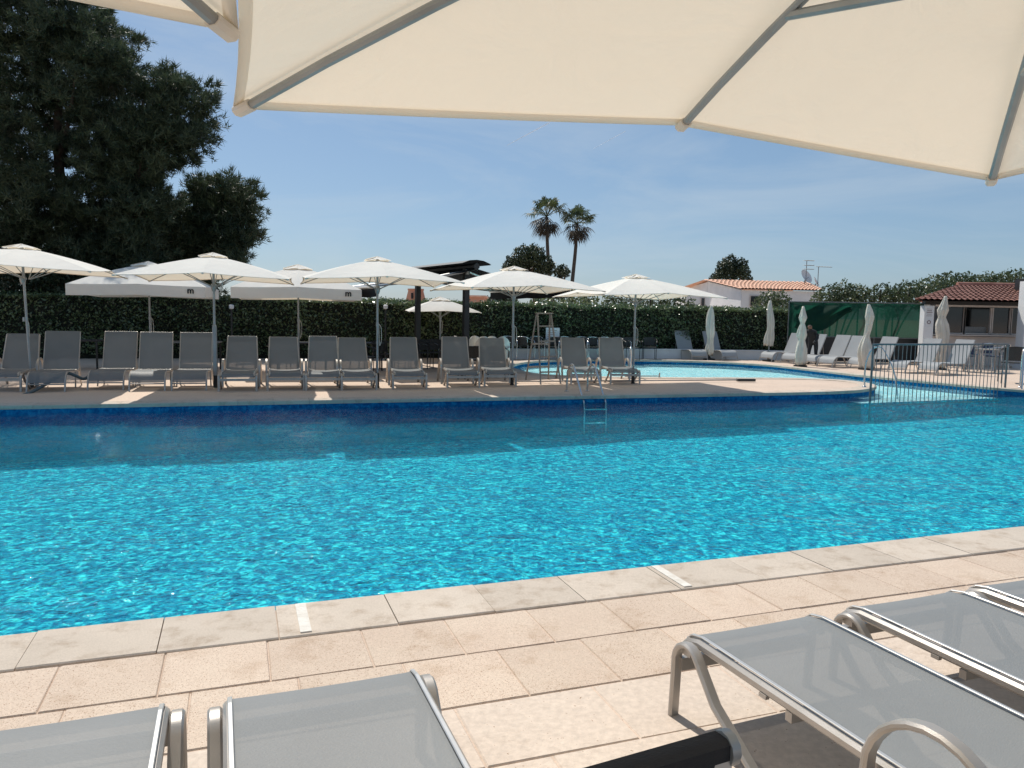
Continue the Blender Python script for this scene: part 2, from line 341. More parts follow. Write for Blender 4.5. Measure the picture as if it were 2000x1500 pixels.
# ================================================================== THE SETTING
rnd = random.Random(7)
A_NEAR = R(19.7); E1 = Vector((math.cos(A_NEAR), math.sin(A_NEAR), 0)); E2 = Vector((-E1.y, E1.x, 0)); ORG = Vector((0, 4.413, 0))
def loc_near(a, b, z=0.0): p = ORG + E1 * a + E2 * b; return Vector((p.x, p.y, z))          # a along the near pool edge, b towards the water
curve = [(14.5, 15.0), (11.88, 18.31), (11.0, 19.9), (10.14, 21.68), (9.45, 24.0), (8.68, 26.05), (7.28, 27.32), (5.5, 27.7), (3.65, 27.48), (2.2, 27.0), (1.03, 26.15),
         (.4, 25.2), (.07, 24.05), (-.02, 22.9), (.14, 21.87), (.4, 20.9), (1.0, 20.15), (2.0, 19.85), (3.3, 19.85), (5.39, 20.17), (7.2, 20.45), (8.19, 20.35), (8.75, 19.95),
         (8.94, 19.3), (8.8, 18.55), (8.45, 17.95), (7.95, 17.4), (7.2, 16.9), (6.0, 16.46)]
crv = [Vector((p.x, p.y, 0)) for p in smooth_path([(*p, 0) for p in curve], 4)]
nearL, nearR, farL = Vector((-13, 4.413 - .358 * 13, 0)), Vector((14, 4.413 + .358 * 14, 0)), Vector((-13, 10.45, 0))
far_end = crv[-1]
outline = [nearL, nearR, Vector((15.8, 12.5, 0))] + crv + [far_end.lerp(farL, t) for t in (.25, .5, .75)] + [farL]
def inside(X, Y_):
    ins = np.zeros(X.shape, bool); n = len(outline)
    for i in range(n):
        a, c = outline[i], outline[(i + 1) % n]
        cond = (a.y > Y_) != (c.y > Y_)
        with np.errstate(divide='ignore', invalid='ignore'):
            xi = (c.x - a.x) * (Y_ - a.y) / (c.y - a.y) + a.x
        ins ^= cond & (X < xi)
    return ins
# ground sheet with the pool cut out
bm = bmesh.new()
inner = [bm.verts.new(p) for p in outline]
outer = [bm.verts.new((x, y, 0)) for x, y in ((-4000, -300), (4000, -300), (4000, 6000), (-4000, 6000))]
edges = [bm.edges.new((r_[i], r_[(i + 1) % len(r_)])) for r_ in (inner, outer) for i in range(len(r_))]
bmesh.ops.triangle_fill(bm, edges=edges, use_beauty=True)
me = bpy.data.meshes.new('pool_deck'); bm.to_mesh(me); bm.free()
if me.polygons and sum(p.normal.z for p in me.polygons) < 0: me.flip_normals()
deck = struct(link('pool_deck', me, M['deck']))
# pool walls
mb = MB(); n = len(outline)
for i in range(n):
    a, c = outline[i], outline[(i + 1) % n]
    mb.add([(a.x, a.y, 0), (c.x, c.y, 0), (c.x, c.y, -2), (a.x, a.y, -2)], [(0, 1, 2, 3)])
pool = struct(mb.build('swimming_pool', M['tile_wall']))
# pool floor: deep main basin, a step up to the shallow basin along the barrier
B0, B1 = Vector((7.9, 16.85, 0)), Vector((11.95, 18.55, 0)); bd = (B1 - B0).normalized(); bn = Vector((-bd.y, bd.x, 0))
def floor_grid(name, x0, x1, y0, y1, zf, mat, d=.5):
    xs, ys = np.arange(x0, x1 + d, d), np.arange(y0, y1 + d, d)
    m_ = MB(); m_.grid([[(x, y, zf(x, y)) for x in xs] for y in ys]); return m_.build(name, mat, pool)
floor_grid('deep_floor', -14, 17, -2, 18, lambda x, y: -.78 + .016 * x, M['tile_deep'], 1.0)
mb = MB(); lf = [B0 - bd * .25, B1 + bd * 2, B1 + bd * 2 + bn * 12, B0 - bd * 12 + bn * 12, B0 - bd * 12 + bn * 2.6, B0 - bd * .25 + bn * 2.0]
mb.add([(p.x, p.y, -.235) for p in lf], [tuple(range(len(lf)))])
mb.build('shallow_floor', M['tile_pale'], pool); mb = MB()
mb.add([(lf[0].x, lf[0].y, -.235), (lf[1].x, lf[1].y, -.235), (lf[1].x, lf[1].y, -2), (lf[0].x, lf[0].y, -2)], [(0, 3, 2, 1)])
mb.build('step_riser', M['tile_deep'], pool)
# water surface: swell as geometry, ripples in the material
d = .10; xs, ys = np.arange(-13.2, 16, d), np.arange(-1, 28, d); X, Yg = np.meshgrid(xs, ys)
rng = np.random.default_rng(3); Z = np.full_like(X, -.125)
for i in range(16):
    lam = .55 * 3.5 ** (i / 15); a = rng.uniform(0, 2 * math.pi); ph = rng.uniform(0, 6.28)
    Z += .0016 * lam * np.sin(2 * math.pi / lam * (X * math.cos(a) + Yg * math.sin(a)) + ph)
keep = inside(X, Yg); idx = np.arange(X.size).reshape(X.shape)
any_in = keep[:-1, :-1] | keep[1:, :-1] | keep[:-1, 1:] | keep[1:, 1:]
Fq = np.stack([idx[:-1, :-1], idx[:-1, 1:], idx[1:, 1:], idx[1:, :-1]], -1)[any_in]
used = np.unique(Fq); remap = np.zeros(X.size, int); remap[used] = np.arange(len(used)); Fq = remap[Fq]
V = np.stack([X, Yg, Z], -1).reshape(-1, 3)[used]
me = bpy.data.meshes.new('water'); me.vertices.add(len(V)); me.vertices.foreach_set('co', V.astype(np.float32).ravel())
me.loops.add(Fq.size); me.loops.foreach_set('vertex_index', Fq.astype(np.int32).ravel())
me.polygons.add(len(Fq)); me.polygons.foreach_set('loop_start', np.arange(len(Fq), dtype=np.int32) * 4); me.update(calc_edges=True)
water = struct(link('water', me, M['water'], smooth=2))
# coping stones all along the pool rim
def offset_dir(i, pts, closed=False):
    a, c = pts[max(i - 1, 0)], pts[min(i + 1, len(pts) - 1)]; t = (c - a).normalized(); return Vector((t.y, -t.x, 0))
def coping(pts, width, length, joint=.005, top=.014, vary=.06, sink=0.0):
    """pts runs with the water on its left; stones lie on its right"""
    P = [pts[0]]
    for p in pts[1:]:
        k = max(1, int((p - P[-1]).length / .10)); q = P[-1]; P += [q.lerp(p, (j + 1) / k) for j in range(k)]
    S = [0.0]
    for i in range(1, len(P)): S.append(S[-1] + (P[i] - P[i - 1]).length)
    def at_s(s):
        i = min(max(int(np.searchsorted(S, s)), 1), len(P) - 1); t = (s - S[i - 1]) / max(S[i] - S[i - 1], 1e-6)
        return P[i - 1].lerp(P[i], t), offset_dir(min(max(i, 1), len(P) - 2), P)
    s = 0.0
    while s < S[-1] - .1:
        l = min(length * (1 + rnd.uniform(-vary, vary)), S[-1] - s); tz = top + rnd.uniform(-.003, .003); w = width + rnd.uniform(-.008, .004)
        k = 3; vs = []
        for j in range(k + 1):
            p, o = at_s(s + joint / 2 + (l - joint) * j / k)
            for off, z in ((-.035, -.05), (-.035, tz - .012), (-.026, tz), (w - .006, tz), (w, tz - .006), (w, -.05)):
                q = p + o * off; vs.append((q.x, q.y, z))
        fs = [(i * 6 + j, (i + 1) * 6 + j, (i + 1) * 6 + (j + 1) % 6, i * 6 + (j + 1) % 6) for i in range(k) for j in range(6)]
        fs += [tuple(range(6)), tuple(k * 6 + j for j in range(6))[::-1]]
        MB().add(vs, fs).build('coping_stone', M['coping'], deck)
        s += l
coping([ORG - E1 * 4.6, ORG + E1 * 8.2], .395, .575, vary=.10)
coping([p for p in crv[2:]] + [far_end.lerp(farL, t) for t in (.25, .5, .75, .88)], .36, .62)
# white grout strips in the near coping
for a in (-1.19, .99):
    MB().box(loc_near(a, -.18, .0165), (.055, .385, .006), Matrix.Rotation(A_NEAR, 3, 'Z')).build('grout_strip', M['grout'], deck)
# pavers and slabs on the near deck (alike pieces share one bevelled mesh)
def bevel_slab(e=.006):
    m_ = MB(); t = .5
    m_.add([(-t, -t, -1), (t, -t, -1), (t, t, -1), (-t, t, -1), (-t, -t, -.2), (t, -t, -.2), (t, t, -.2), (-t, t, -.2),
            (-t + .01, -t + .01, 0), (t - .01, -t + .01, 0), (t - .01, t - .01, 0), (-t + .01, t - .01, 0)],
           [(0, 1, 5, 4), (1, 2, 6, 5), (2, 3, 7, 6), (3, 0, 4, 7), (4, 5, 9, 8), (5, 6, 10, 9), (6, 7, 11, 10), (7, 4, 8, 11), (8, 9, 10, 11)])
    return m_
def slab_row(b_top, depth, length, mat, name, top, shift, a0=-3.6, a1=6.6, jit=.002, joint=.004):
    a = a0 + shift
    while a < a1:
        l = length * (1 + rnd.uniform(-.04, .04)); key = mat.name
        if key not in _slab:
            m_ = bevel_slab(); me_ = bpy.data.meshes.new(name); me_.from_pydata(m_.v, [], m_.f); me_.materials.append(mat); _slab[key] = me_
        o = bpy.data.objects.new(name, _slab[key]); COL.objects.link(o); o.parent = deck
        o.location = loc_near(a + l / 2, b_top - depth / 2, top + rnd.uniform(-jit, jit)); o.rotation_euler = (rnd.uniform(-.004, .004), rnd.uniform(-.004, .004), A_NEAR)
        o.scale = (l - joint, depth - joint, .03); a += l
_slab = {}
slab_row(-.400, .425, .445, M['paver'], 'paver', .007, 0.0)
slab_row(-.826, .455, .445, M['paver'], 'paver', .006, .10)
for k in range(6):
    slab_row(-1.283 - .43 * k, .43, .62, M['slab'], 'deck_slab', .005, .27 * (k % 2), a0=-3.2, a1=5.4, jit=.0015, joint=.004)
# ================================================================== SUN LOUNGERS
def sheet(rows, name, mat, parent):                          # sling: rows of (x half width, y, z, sag)
    mb = MB(); K = 8; pts = []
    for w, y, z, sag in rows:
        pts.append([(w * (2 * j / K - 1), y, z - sag * (1 - (2 * j / K - 1) ** 2)) for j in range(K + 1)])
    return mb.grid(pts).build(name, mat, parent, smooth=2)
def hoop_lounger(label, back_deg=62, back_len=.76, mat='sling'):
    """aluminium lounger: inverted-U foot legs, tall hoop armrests, sling seat, raised sling back; foot at y = 0, head towards +y"""
    t = thing('sun_lounger', label, 'sun lounger')
    hinge = (1.22, .335)
    for s in (-1, 1):
        x = s * .345
        foot = [(.035, 0), (.045, .20)] + arc((.125, .245), .080, 172, 35, 7) + [(.30, .17), (.60, .0)]
        MB().strap([(x, y, z) for y, z in foot], .045, .024).build('leg', M['alu'], t, smooth=True)
        hoop = [(.90, 0), (.985, .24)] + arc((1.205, .335), .215, 165, 30, 10) + [(1.47, .29), (1.66, .0)]
        MB().strap([(x + s * .012, y, z) for y, z in hoop], .048, .024).build('armrest', M['alu'], t, smooth=True)
        r = MB().strap([(s * .305, .045, .285), (s * .305, .075, .315), (s * .305, .14, .332), (s * .305, hinge[0] + .05, .335)], .034, .040).build('side_rail', M['alu'], t, smooth=True)
        MB().strap([(s * .300, .055, .326), (s * .300, .085, .350), (s * .300, .15, .363), (s * .300, hinge[0], .363)], .015, .007).build('rail_channel', M['alu_white'], r)
        MB().box((s * .325, .10, .29), (.03, .05, .03)).build('bracket', M['alu'], t)
        MB().box((s * .318, .52, .313), (.016, .035, .014)).build('glide', M['alu'], t)
    MB().box((0, .055, .225), (.67, .028, .05)).build('crossbar', M['alu'], t)
    MB().box((0, .62, .285), (.60, .03, .035)).build('crossbar', M['alu'], t)
    MB().box((0, 1.24, .285), (.64, .03, .04)).build('crossbar', M['alu'], t)
    rows = [(.295, .030, .270, .0), (.295, .045, .315, .002), (.295, .085, .345, .004), (.295, .16, .353, .010)] + [(.295, .16 + (1.02) * k / 8, .353, .010 + .016 * math.sin(math.pi * k / 8)) for k in range(1, 9)]
    sheet(rows, 'seat_sling', M[mat], t)
    c, s_ = math.cos(R(back_deg)), math.sin(R(back_deg))
    def bp(l, off=0): return (hinge[0] + l * c - off * s_, hinge[1] + l * s_ + off * c)
    fr = MB()
    for s in (-1, 1):
        fr.strap([(s * (.315 - .03 * l / back_len), *bp(l)) for l in (0, back_len * .5, back_len)], .03, .026)
    fr.strap([(-.285, *bp(back_len)), (.285, *bp(back_len))], .026, .026, side=(0, c, s_))
    f = fr.build('back_frame', M['alu'], t, smooth=True)
    sheet([(.305 - .03 * k / 6, *bp(back_len * (k / 6) * 1.012, .015), .018 * math.sin(math.pi * k / 6)) for k in range(7)], 'back_sling', M[mat], t)
    for s in (-1, 1):
        MB().strap([(s * .27, *bp(.42)), (s * .27, 1.42, .16)], .02, .012).build('back_strut', M['alu'], t)
    return t
def curved_lounger(label, back_deg=66, back_len=.78, mat='sling_pale'):
    """tube-framed lounger whose sling curls down to the floor at the foot"""
    t = thing('sun_lounger', label, 'sun lounger')
    prof = smooth_path([(0, -.02, 0), (0, .02, .15), (0, .10, .29), (0, .26, .355), (0, .60, .335), (0, 1.22, .33)], 5)
    for s in (-1, 1):
        MB().tube([(s * .31, p.y, p.z) for p in prof], .017).build('side_rail', M['alu'], t, smooth=True)
        MB().tube([(s * .31, .92, .325), (s * .325, .80, 0)], .014).build('leg', M['alu'], t, smooth=True)
        MB().tube([(s * .31, 1.18, .325), (s * .325, 1.36, 0)], .014).build('leg', M['alu'], t, smooth=True)
    MB().tube([(-.31, .03, .14), (.31, .03, .14)], .013).build('crossbar', M['alu'], t, smooth=True)
    MB().tube([(-.31, 1.22, .32), (.31, 1.22, .32)], .013).build('crossbar', M['alu'], t, smooth=True)
    sheet([(.30, p.y, p.z + .017, .014 * math.sin(math.pi * i / (len(prof) - 1))) for i, p in enumerate(prof) if p.z > .14], 'seat_sling', M[mat], t)
    c, s_ = math.cos(R(back_deg)), math.sin(R(back_deg))
    def bp(l, off=0): return (1.20 + l * c - off * s_, .33 + l * s_ + off * c)
    fr = MB()
    for s in (-1, 1): fr.tube([(s * .31, *bp(0)), (s * .305, *bp(back_len))], .014)
    fr.tube([(-.305, *bp(back_len)), (.305, *bp(back_len))], .014)
    fr.build('back_frame', M['alu'], t, smooth=True)
    sheet([(.30, *bp(back_len * (k / 6) * 1.015, .016), .02 * math.sin(math.pi * k / 6)) for k in range(7)], 'back_sling', M[mat], t)
    for s in (-1, 1): MB().tube([(s * .29, *bp(.4)), (s * .29, 1.46, .20), (s * .31, 1.30, .10)], .009).build('back_strut', M['alu'], t)
    return t
def mid(a, b): p = (ground(*a) + ground(*b)) / 2; return p
# near row, feet towards the water
near = [(-2.03, -1.52, 'grey sling sun lounger cut off at the bottom left corner'), (-1.23, -1.53, 'grey sling sun lounger at the bottom, left of the bare slabs'),
        (.485, -1.545, 'grey sling sun lounger at lower right with its whole near hoop armrest showing'),
        (1.33, -1.50, 'grey sling sun lounger at lower right, second of the right-hand three'), (2.10, -1.47, 'grey sling sun lounger showing only a corner at the right edge')]
P_HOOP = hoop_lounger('-', 20)
for i, (a, b_, lab) in enumerate(near):
    put(P_HOOP, i == 0, loc_near(a, b_), A_NEAR + math.pi + R([.6, 1.2, 2.6, 1.6, 1.0][i]), lab, group='loungers on the near side of the pool')
P_H = [hoop_lounger('-', a_, .74, 'sling_far') for a_ in (66, 63, 69)]; seen_h = set()
# far row: (left foot px, right foot px)
far_hoop = [((-38, 766), (33, 766), 'leftmost grey lounger of the far row, in front of the pool hose'),
            ((428, 765), (500, 765), None), ((523, 763), (594, 763), None), ((598, 763), (668, 763), None), ((668, 763), (736, 762), None),
            ((768, 761), (833, 760), None), ((873, 758), (938, 757), None), ((943, 757), (1011, 754), None),
            ((1112, 752), (1177, 751), None), ((1194, 752), (1249, 751), None)]
names = ['behind the pool ladder', 'right of the pool ladder']
FAR_A = R(16.5)
for i, (a, b_, lab) in enumerate(far_hoop):
    if lab is None:
        lab = ('grey hoop-armed lounger, %s of seven between the second parasol pole and the stepladder' % ORD[i - 1]) if i < 8 else 'grey hoop-armed lounger standing alone ' + ['just behind the pool ladder', 'by the rightmost open parasol pole'][i - 8]
    p = mid(a, b_)
    k = (0, 0, 1, 2, 1, 0, 2, 1, 0, 2)[i]; new = k not in seen_h; seen_h.add(k)
    put(P_H[k], new, p, FAR_A + R([0, -1, 1.5, -2, 1, -3, -4, -7, -8, -9][i]), lab, group='loungers in the far row')
P_CURV = curved_lounger('-', 68, .80, 'sling_far')
for i, (a, b_) in enumerate([((52, 766), (128, 766)), ((170, 762), (243, 762)), ((253, 764), (322, 764)), ((336, 763), (403, 763))]):
    put(P_CURV, i == 0, mid(a, b_), FAR_A + R([2, -1, 1, 0][i]), 'grey lounger with curled foot end, %s of four between the two left parasol poles' % ORD[i], group='curled loungers in the far row')
P_PALE = curved_lounger('-', 64, .78)
right = [((1484, 706), (1506, 707)), ((1526, 708), (1549, 712)), ((1569, 712), (1594, 716)), ((1599, 716), (1623, 719)), ((1657, 719), (1682, 722)), ((1737, 726), (1764, 730)), ((1796, 729), (1824, 735))]
for i, (a, b_) in enumerate(right):
    put(P_PALE, i == 0, mid(a, b_), R([-64, -64, -65, -65, -66, -66, -68][i]), 'pale grey curled lounger on the right-hand terrace, %s from the left of seven' % ORD[i], group='loungers on the right terrace')
for i, (a, b_) in enumerate([((1352, 703), (1381, 704)), ((1412, 703), (1440, 706))]):
    put(P_PALE, False, mid(a, b_), R([14, 16][i]), 'pale grey lounger against the hedge, %s of the closed parasol' % ['left', 'right'][i], group='loungers against the hedge')
# dark sling chair whose back pokes in at the bottom
t = thing('sling_chair', 'dark sling chair whose back corner pokes up at the bottom edge', 'chair', (ground(1442, 1470, .86) - Vector((.30 * math.cos(R(26)), .30 * math.sin(R(26)), 0))).xy.to_3d() + Vector((0, -.10, 0)), R(26 + 180))
w = .30
for s in (-1, 1):
    MB().strap([(s * w, -.10, .88), (s * w, .02, .47), (s * w, .12, .40), (s * w, .56, .44)], .05, .028).build('side_rail', M['alu'], t, smooth=True)
    MB().strap([(s * (w + .03), -.02, 0), (s * (w + .03), .40, .62), (s * (w + .03), .05, .64)], .04, .022).build('leg', M['alu'], t, smooth=True)
    MB().strap([(s * (w + .03), .55, 0), (s * (w + .03), .20, .42)], .04, .022).build('leg', M['alu'], t, smooth=True)
MB().strap([(-w, -.10, .865), (w, -.10, .865)], .03, .05, side=(0, 1, 0)).build('top_bar', M['alu'], t, smooth=True)
sec = arc((0, 0), .028, 0, 330, 10)
MB().sweep([(-w - .018, -.10, .868), (w + .018, -.10, .868)], [(max(-.021, min(.021, a)), max(-.024, min(.024, b_ * 1.1))) for a, b_ in sec], side=(0, 1, 0)).build('top_sleeve', M['sling_dark'], t, smooth=True)
for s in (-1, 1):
    MB().sweep([(s * (w + .016), -.10, .868), (s * (w + .034), -.10, .868), (s * (w + .040), -.10, .868)], [(a * 1.05, b_ * 1.1) for a, b_ in sec], side=(0, 1, 0), scale=[1, 1, .75]).build('end_cap', M['umb_pole'], t, smooth=True)
mb = MB(); mb.grid([[(w * q, y, z) for q in (-1, -.5, 0, .5, 1)] for y, z in ((-.128, .87), (-.10, .74), (-.04, .56), (.03, .46), (.12, .40), (.34, .41), (.56, .44))]); mb.build('sling', M['sling_dark'], t, smooth=2)
# ================================================================== PARASOLS
def parasol(name, label, half=1.5, z_apex=2.65, z_rim=2.26, drop=.07, pole_r=.024, pole_off=(0, 0), valance=0.0, near=False, sleeve=0.0, group=None, cap=.17, mat='canvas', bow=.03, lean=0.0):
    t = thing(name, label, 'parasol', group=group)
    ap = Vector((0, 0, z_apex)); rim = []
    for k in range(8):
        if k % 2 == 0: sx, sy = ((1, 0), (0, 1), (-1, 0), (0, -1))[k // 2]; rim.append(Vector((sx * half, sy * half, z_rim + .01)))
        else: sx, sy = ((1, 1), (-1, 1), (-1, -1), (1, -1))[k // 2]; rim.append(Vector((sx * half, sy * half, z_rim - drop)))
    nu, nv = (10, 8)
    def surf_pt(k, u, v, lift=0.0):
        a, b_ = rim[k], rim[(k + 1) % 8]; q = 4 * v * (1 - v)
        p = ap + (a.lerp(b_, v) - ap) * (u * (1 - .018 * q * u))
        p.z += bow * 4 * u * (1 - u) - .030 * q * u * (1.2 - .6 * u) + lift; return p
    mb = MB()
    for k in range(8): mb.grid([[surf_pt(k, .10 + .90 * i / nu, j / nv) for j in range(nv + 1)] for i in range(nu + 1)])
    can = mb.build('canopy', M[mat], t, smooth=2)
    mb = MB()
    for k in range(8): mb.grid([[surf_pt(k, cap * i / 4, j / 6, .055 * (1 - .35 * i / 4) + .012 * math.sin(7 * k + j)) for j in range(7)] for i in range(5)])
    mb.build('vent_cap', M[mat], t, smooth=2)
    mb = MB()                                                       # folded hem along the rim
    for k in range(8):
        top = [surf_pt(k, 1.0, j / nv) for j in range(nv + 1)]; ins = [surf_pt(k, 1 - .022 / half * 1.4, j / nv, -.004) for j in range(nv + 1)]
        dn = [p + Vector((0, 0, -.008 - valance)) for p in top]
        mb.grid([ins, dn, top] if not valance else [dn, top])
    mb.build('hem' if not valance else 'valance', M[mat], can if not valance else t, smooth=2)
    hub_z = z_rim - .02 if near else (z_rim - .20 if not valance else z_rim - .12)
    pb = Vector((pole_off[0], pole_off[1], 0))
    for k in range(8):
        L_ = rim[k].copy(); L_.z -= .022; A_ = ap.copy(); A_.z -= .05; dirr = L_ - A_; side = Vector((-dirr.y, dirr.x, 0)).normalized()
        path = [A_ + dirr * (i / 6) + Vector((0, 0, bow * 4 * (i / 6) * (1 - i / 6))) for i in range(7)]
        path[-1] = A_ + dirr * .975
        rb = MB().strap(path, .022 if not near else .030, .016 if not near else .024, side=side).build('rib', M['umb_pole'], t)
        pk = MB(); e0 = A_ + dirr * .965; e1 = A_ + dirr * .992
        pk.strap([e0, e1], (.040 if not near else .042), (.022 if not near else .030), side=side).build('pocket', M[mat], rb)
        m_ = path[3] if not near else path[3].lerp(path[4], .6); hp = pb + Vector((0, 0, hub_z)) + Vector((dirr.x, dirr.y, 0)).normalized() * .05
        st_end = m_ + (m_ - hp).normalized() * .02 - Vector((0, 0, .014))
        MB().strap([hp, st_end], .016 if not near else .022, .016 if not near else .026, side=side).build('strut', M['umb_pole'], t)
    MB().tube([pb, (pb.x * .5, pb.y * .5, 1.2), (0, 0, z_apex - .02)], pole_r, 12).build('pole', M['umb_pole'], t, smooth=True)
    MB().lathe([(pole_r + .008, hub_z - .10), (.05, hub_z - .05), (.06, hub_z + .02), (.045, hub_z + .05), (pole_r + .004, hub_z + .06)], 12).build('hub', M['umb_pole'], t, smooth=True)
    MB().lathe([(.035, z_apex - .09), (.04, z_apex - .06), (.04, z_apex - .02), (.02, z_apex)], 10).build('crown_hub', M['umb_pole'], t, smooth=True)
    MB().lathe([(.05, 0), (.05, .02), (pole_r + .016, .03), (pole_r + .016, .30), (pole_r + .006, .31)], 12, (pb.x, pb.y, 0)).build('ground_socket', M['black'], t, smooth=True)
    if sleeve: MB().lathe([(pole_r + .022, .25), (pole_r + .022, sleeve - .06), (pole_r + .012, sleeve - .01), (pole_r + .002, sleeve)], 10).build('sleeve', M['umb_pole'], t, smooth=True)
    else:
        MB().tube(smooth_path([(pole_r + .004, -.01, 1.33), (pole_r + .05, -.02, 1.25), (pole_r + .055, -.02, 1.0), (pole_r + .02, -.02, .88), (pole_r + .01, -.02, 1.05), (pole_r + .004, -.01, 1.33)], 4), .005, 5).build('cord', M['white_plastic'], t)
        MB().lathe([(pole_r + .008, 1.28), (pole_r + .008, 1.36)], 10).build('cleat', M['umb_pole'], t)
    return t
UG = 'open parasols along the far side of the pool'
spec = [(60, 757, 2.70, 1.55, 15.5, 'leftmost open off-white parasol of the far row, cut by the picture edge', (.10, -.05), 0),
        (421, 757, 2.64, 1.5, 14, 'open off-white parasol, second from the left in the far row', (0, 0), 1.27),
        (737, 757, 2.66, 1.5, 17, 'open off-white parasol in the middle of the far row', (0, 0), 0),
        (1000, 752, 2.58, 1.5, 22, 'open off-white parasol left of the stepladder, fourth of the far row', (0, 0), 0),
        (1236, 749, 2.50, 1.5, 19, 'rightmost open off-white parasol of the far row, over the lone loungers', (0, 0), 0)]
for x, y, za, hf, rz, lab, po, sl in spec:
    u = parasol('parasol', lab, hf, za, za - .41, pole_off=po, sleeve=sl, group=UG)
    p = ground(x, y); u.location = p - Vector((po[0], po[1], 0)); u.rotation_euler = (0, 0, R(rz))
# the parasol overhead and its neighbour
c0, c1 = ground(455, 207, 2.2), ground(1935, 350, 2.2)
ex = (c1 - c0).normalized(); side_len = (c1 - c0).length; ctr = (c0 + c1) / 2 + Vector((ex.y, -ex.x, 0)) * side_len / 2
u = parasol('parasol', 'big cream parasol overhead whose underside fills the top of the picture', side_len / 2, 2.74, 2.28, drop=.08, near=True, bow=.035)
u.location = (ctr.x, ctr.y, 0); u.rotation_euler = (0, 0, math.atan2(ex.y, ex.x))
k0 = ground(466, 58, 2.2); k1 = ground(0, -8, 2.2); ex2 = (k0 - k1).normalized()
ctr2 = k0 - ex2 * 1.5 + Vector((ex2.y, -ex2.x, 0)) * 1.5
u = parasol('parasol', 'cream parasol overhead at the top left, only its front corner showing', 1.5, 2.74, 2.28, drop=.08, near=True, bow=.035)
u.location = (ctr2.x, ctr2.y, 0); u.rotation_euler = (0, 0, math.atan2(ex2.y, ex2.x))
# terrace parasols with printed valance
def letter_m(parent, loc, rz, size):
    cu = bpy.data.curves.new('letter', 'FONT'); cu.body = 'm'; cu.size = size; cu.extrude = .002; cu.offset = size * .035; cu.align_x = 'CENTER'
    o = bpy.data.objects.new('letter', cu); COL.objects.link(o)
    dg = bpy.context.evaluated_depsgraph_get(); me_ = bpy.data.meshes.new_from_object(o.evaluated_get(dg)); bpy.data.objects.remove(o)
    me_.materials.clear(); q = link('letter', me_, M['ink'], parent); q.location = loc; q.rotation_euler = (R(90), 0, rz); return q
for px, py, rz, lab, y0 in ((290, 515, 15, 'white terrace parasol with printed hanging valance, in tree shade behind the left loungers', 19.6), (582, 521, 15, 'white terrace parasol with printed hanging valance, in sun before the hedge', 19.8)):
    ap = at(px, py, y0)
    u = parasol('terrace_parasol', lab, 1.5, ap.z, ap.z - .56, drop=.03, valance=.25, group='parasols over the back terrace', bow=.05, cap=.24)
    u.location = (ap.x, ap.y, 0); u.rotation_euler = (0, 0, R(rz))
    letter_m(u, (1.18, -1.505, ap.z - .745), 0, .20); letter_m(u, (-1.18, 1.485, ap.z - .745), 0, .20)
ap = at(860, 583, 26.0)
u = parasol('terrace_parasol', 'small low white parasol behind the black awning post', 1.18, ap.z, ap.z - .42, drop=.03, group='parasols over the back terrace', cap=.28)
u.location = (ap.x, ap.y, 0); u.rotation_euler = (0, 0, R(14))
# closed parasols on the right
def closed_parasol(label, h, hem, rads, seed, ties):
    g = random.Random(seed); t = thing('closed_parasol', label, 'parasol', group='closed parasols on the right terrace')
    K = 48; folds = 5 + seed % 3; ph = g.uniform(0, 6); n = 30; qs = [i / (len(rads) - 1) for i in range(len(rads))]
    def rad(q): return float(np.interp(q, qs, rads))
    prof = [(rad(i / n), hem + (h - hem) * i / n) for i in range(n + 1)]
    def fn(a, z):
        q = (z - hem) / (h - hem); f = abs(math.sin(folds * a / 2 + ph + 1.1 * math.sin(3 * q + ph)))
        return .72 + .42 * f * (1.1 - .6 * q) + .10 * math.sin(2 * a + 6 * q + ph)
    mb = MB().lathe(prof, K, fn=fn)
    mb.v = [(x + .035 * math.sin(4 * z + ph), y + .02 * math.cos(4 * z), z - (.13 * abs(math.sin(folds * math.atan2(y, x) / 2 + ph)) - .06 if z < hem + .03 else 0)) for x, y, z in mb.v]
    mb.build('canopy', M['canvas_fold'], t, smooth=2)
    for tq in ties:
        z = hem + (h - hem) * tq; r = rad(tq) * 1.02
        MB().lathe([(r, z - .012), (r * 1.02, z), (r, z + .012)], 16, (.035 * math.sin(4 * z + ph), .02 * math.cos(4 * z), 0)).build('tie', M['canvas_fold'], t, smooth=2)
    MB().tube([(0, 0, 0), (0, 0, h - .1)], .022, 10).build('pole', M['umb_pole'], t, smooth=True)
    MB().lathe([(.22, 0), (.22, .05), (.05, .07), (.035, .28), (.03, .29)], 16).build('base', M['black'], t, smooth=True)
    return t
for px, py, pt, hem, rm, seed, ties, lab in (
        (1385, 703, 597, .22, [.15, .17, .12, .11, .15, .16, .15, .14, .11, .04], 1, (.30,), 'closed white parasol standing between the two loungers at the hedge'),
        (1503, 697, 587, .62, [.15, .16, .14, .11, .12, .13, .13, .12, .10, .05], 2, (.34,), 'closed pinkish white parasol with bare lower pole, before the hedge corner'),
        (1563, 716, 598, .12, [.17, .18, .17, .14, .10, .16, .13, .07, .15, .10, .04], 3, (.40, .70), 'closed white parasol tied twice, among the curled loungers'),
        (1690, 722, 594, .08, [.20, .22, .24, .22, .16, .09, .10, .11, .14, .10, .04], 4, (.5,), 'closed white parasol with wide skirt, just left of the barrier'),
        (1835, 722, 578, .10, [.17, .16, .13, .16, .20, .22, .20, .11, .17, .10, .04], 5, (.22, .70), 'tallest closed white parasol, in front of the bar windows')):
    p = ground(px, py) if px != 1503 else at(1503, 650, 28.4).xy.to_3d(); top = at(px, pt, p.y).z
    u = closed_parasol(lab, top, hem, rm, seed, ties); u.location = p; u.rotation_euler = (0, 0, seed * 1.3)
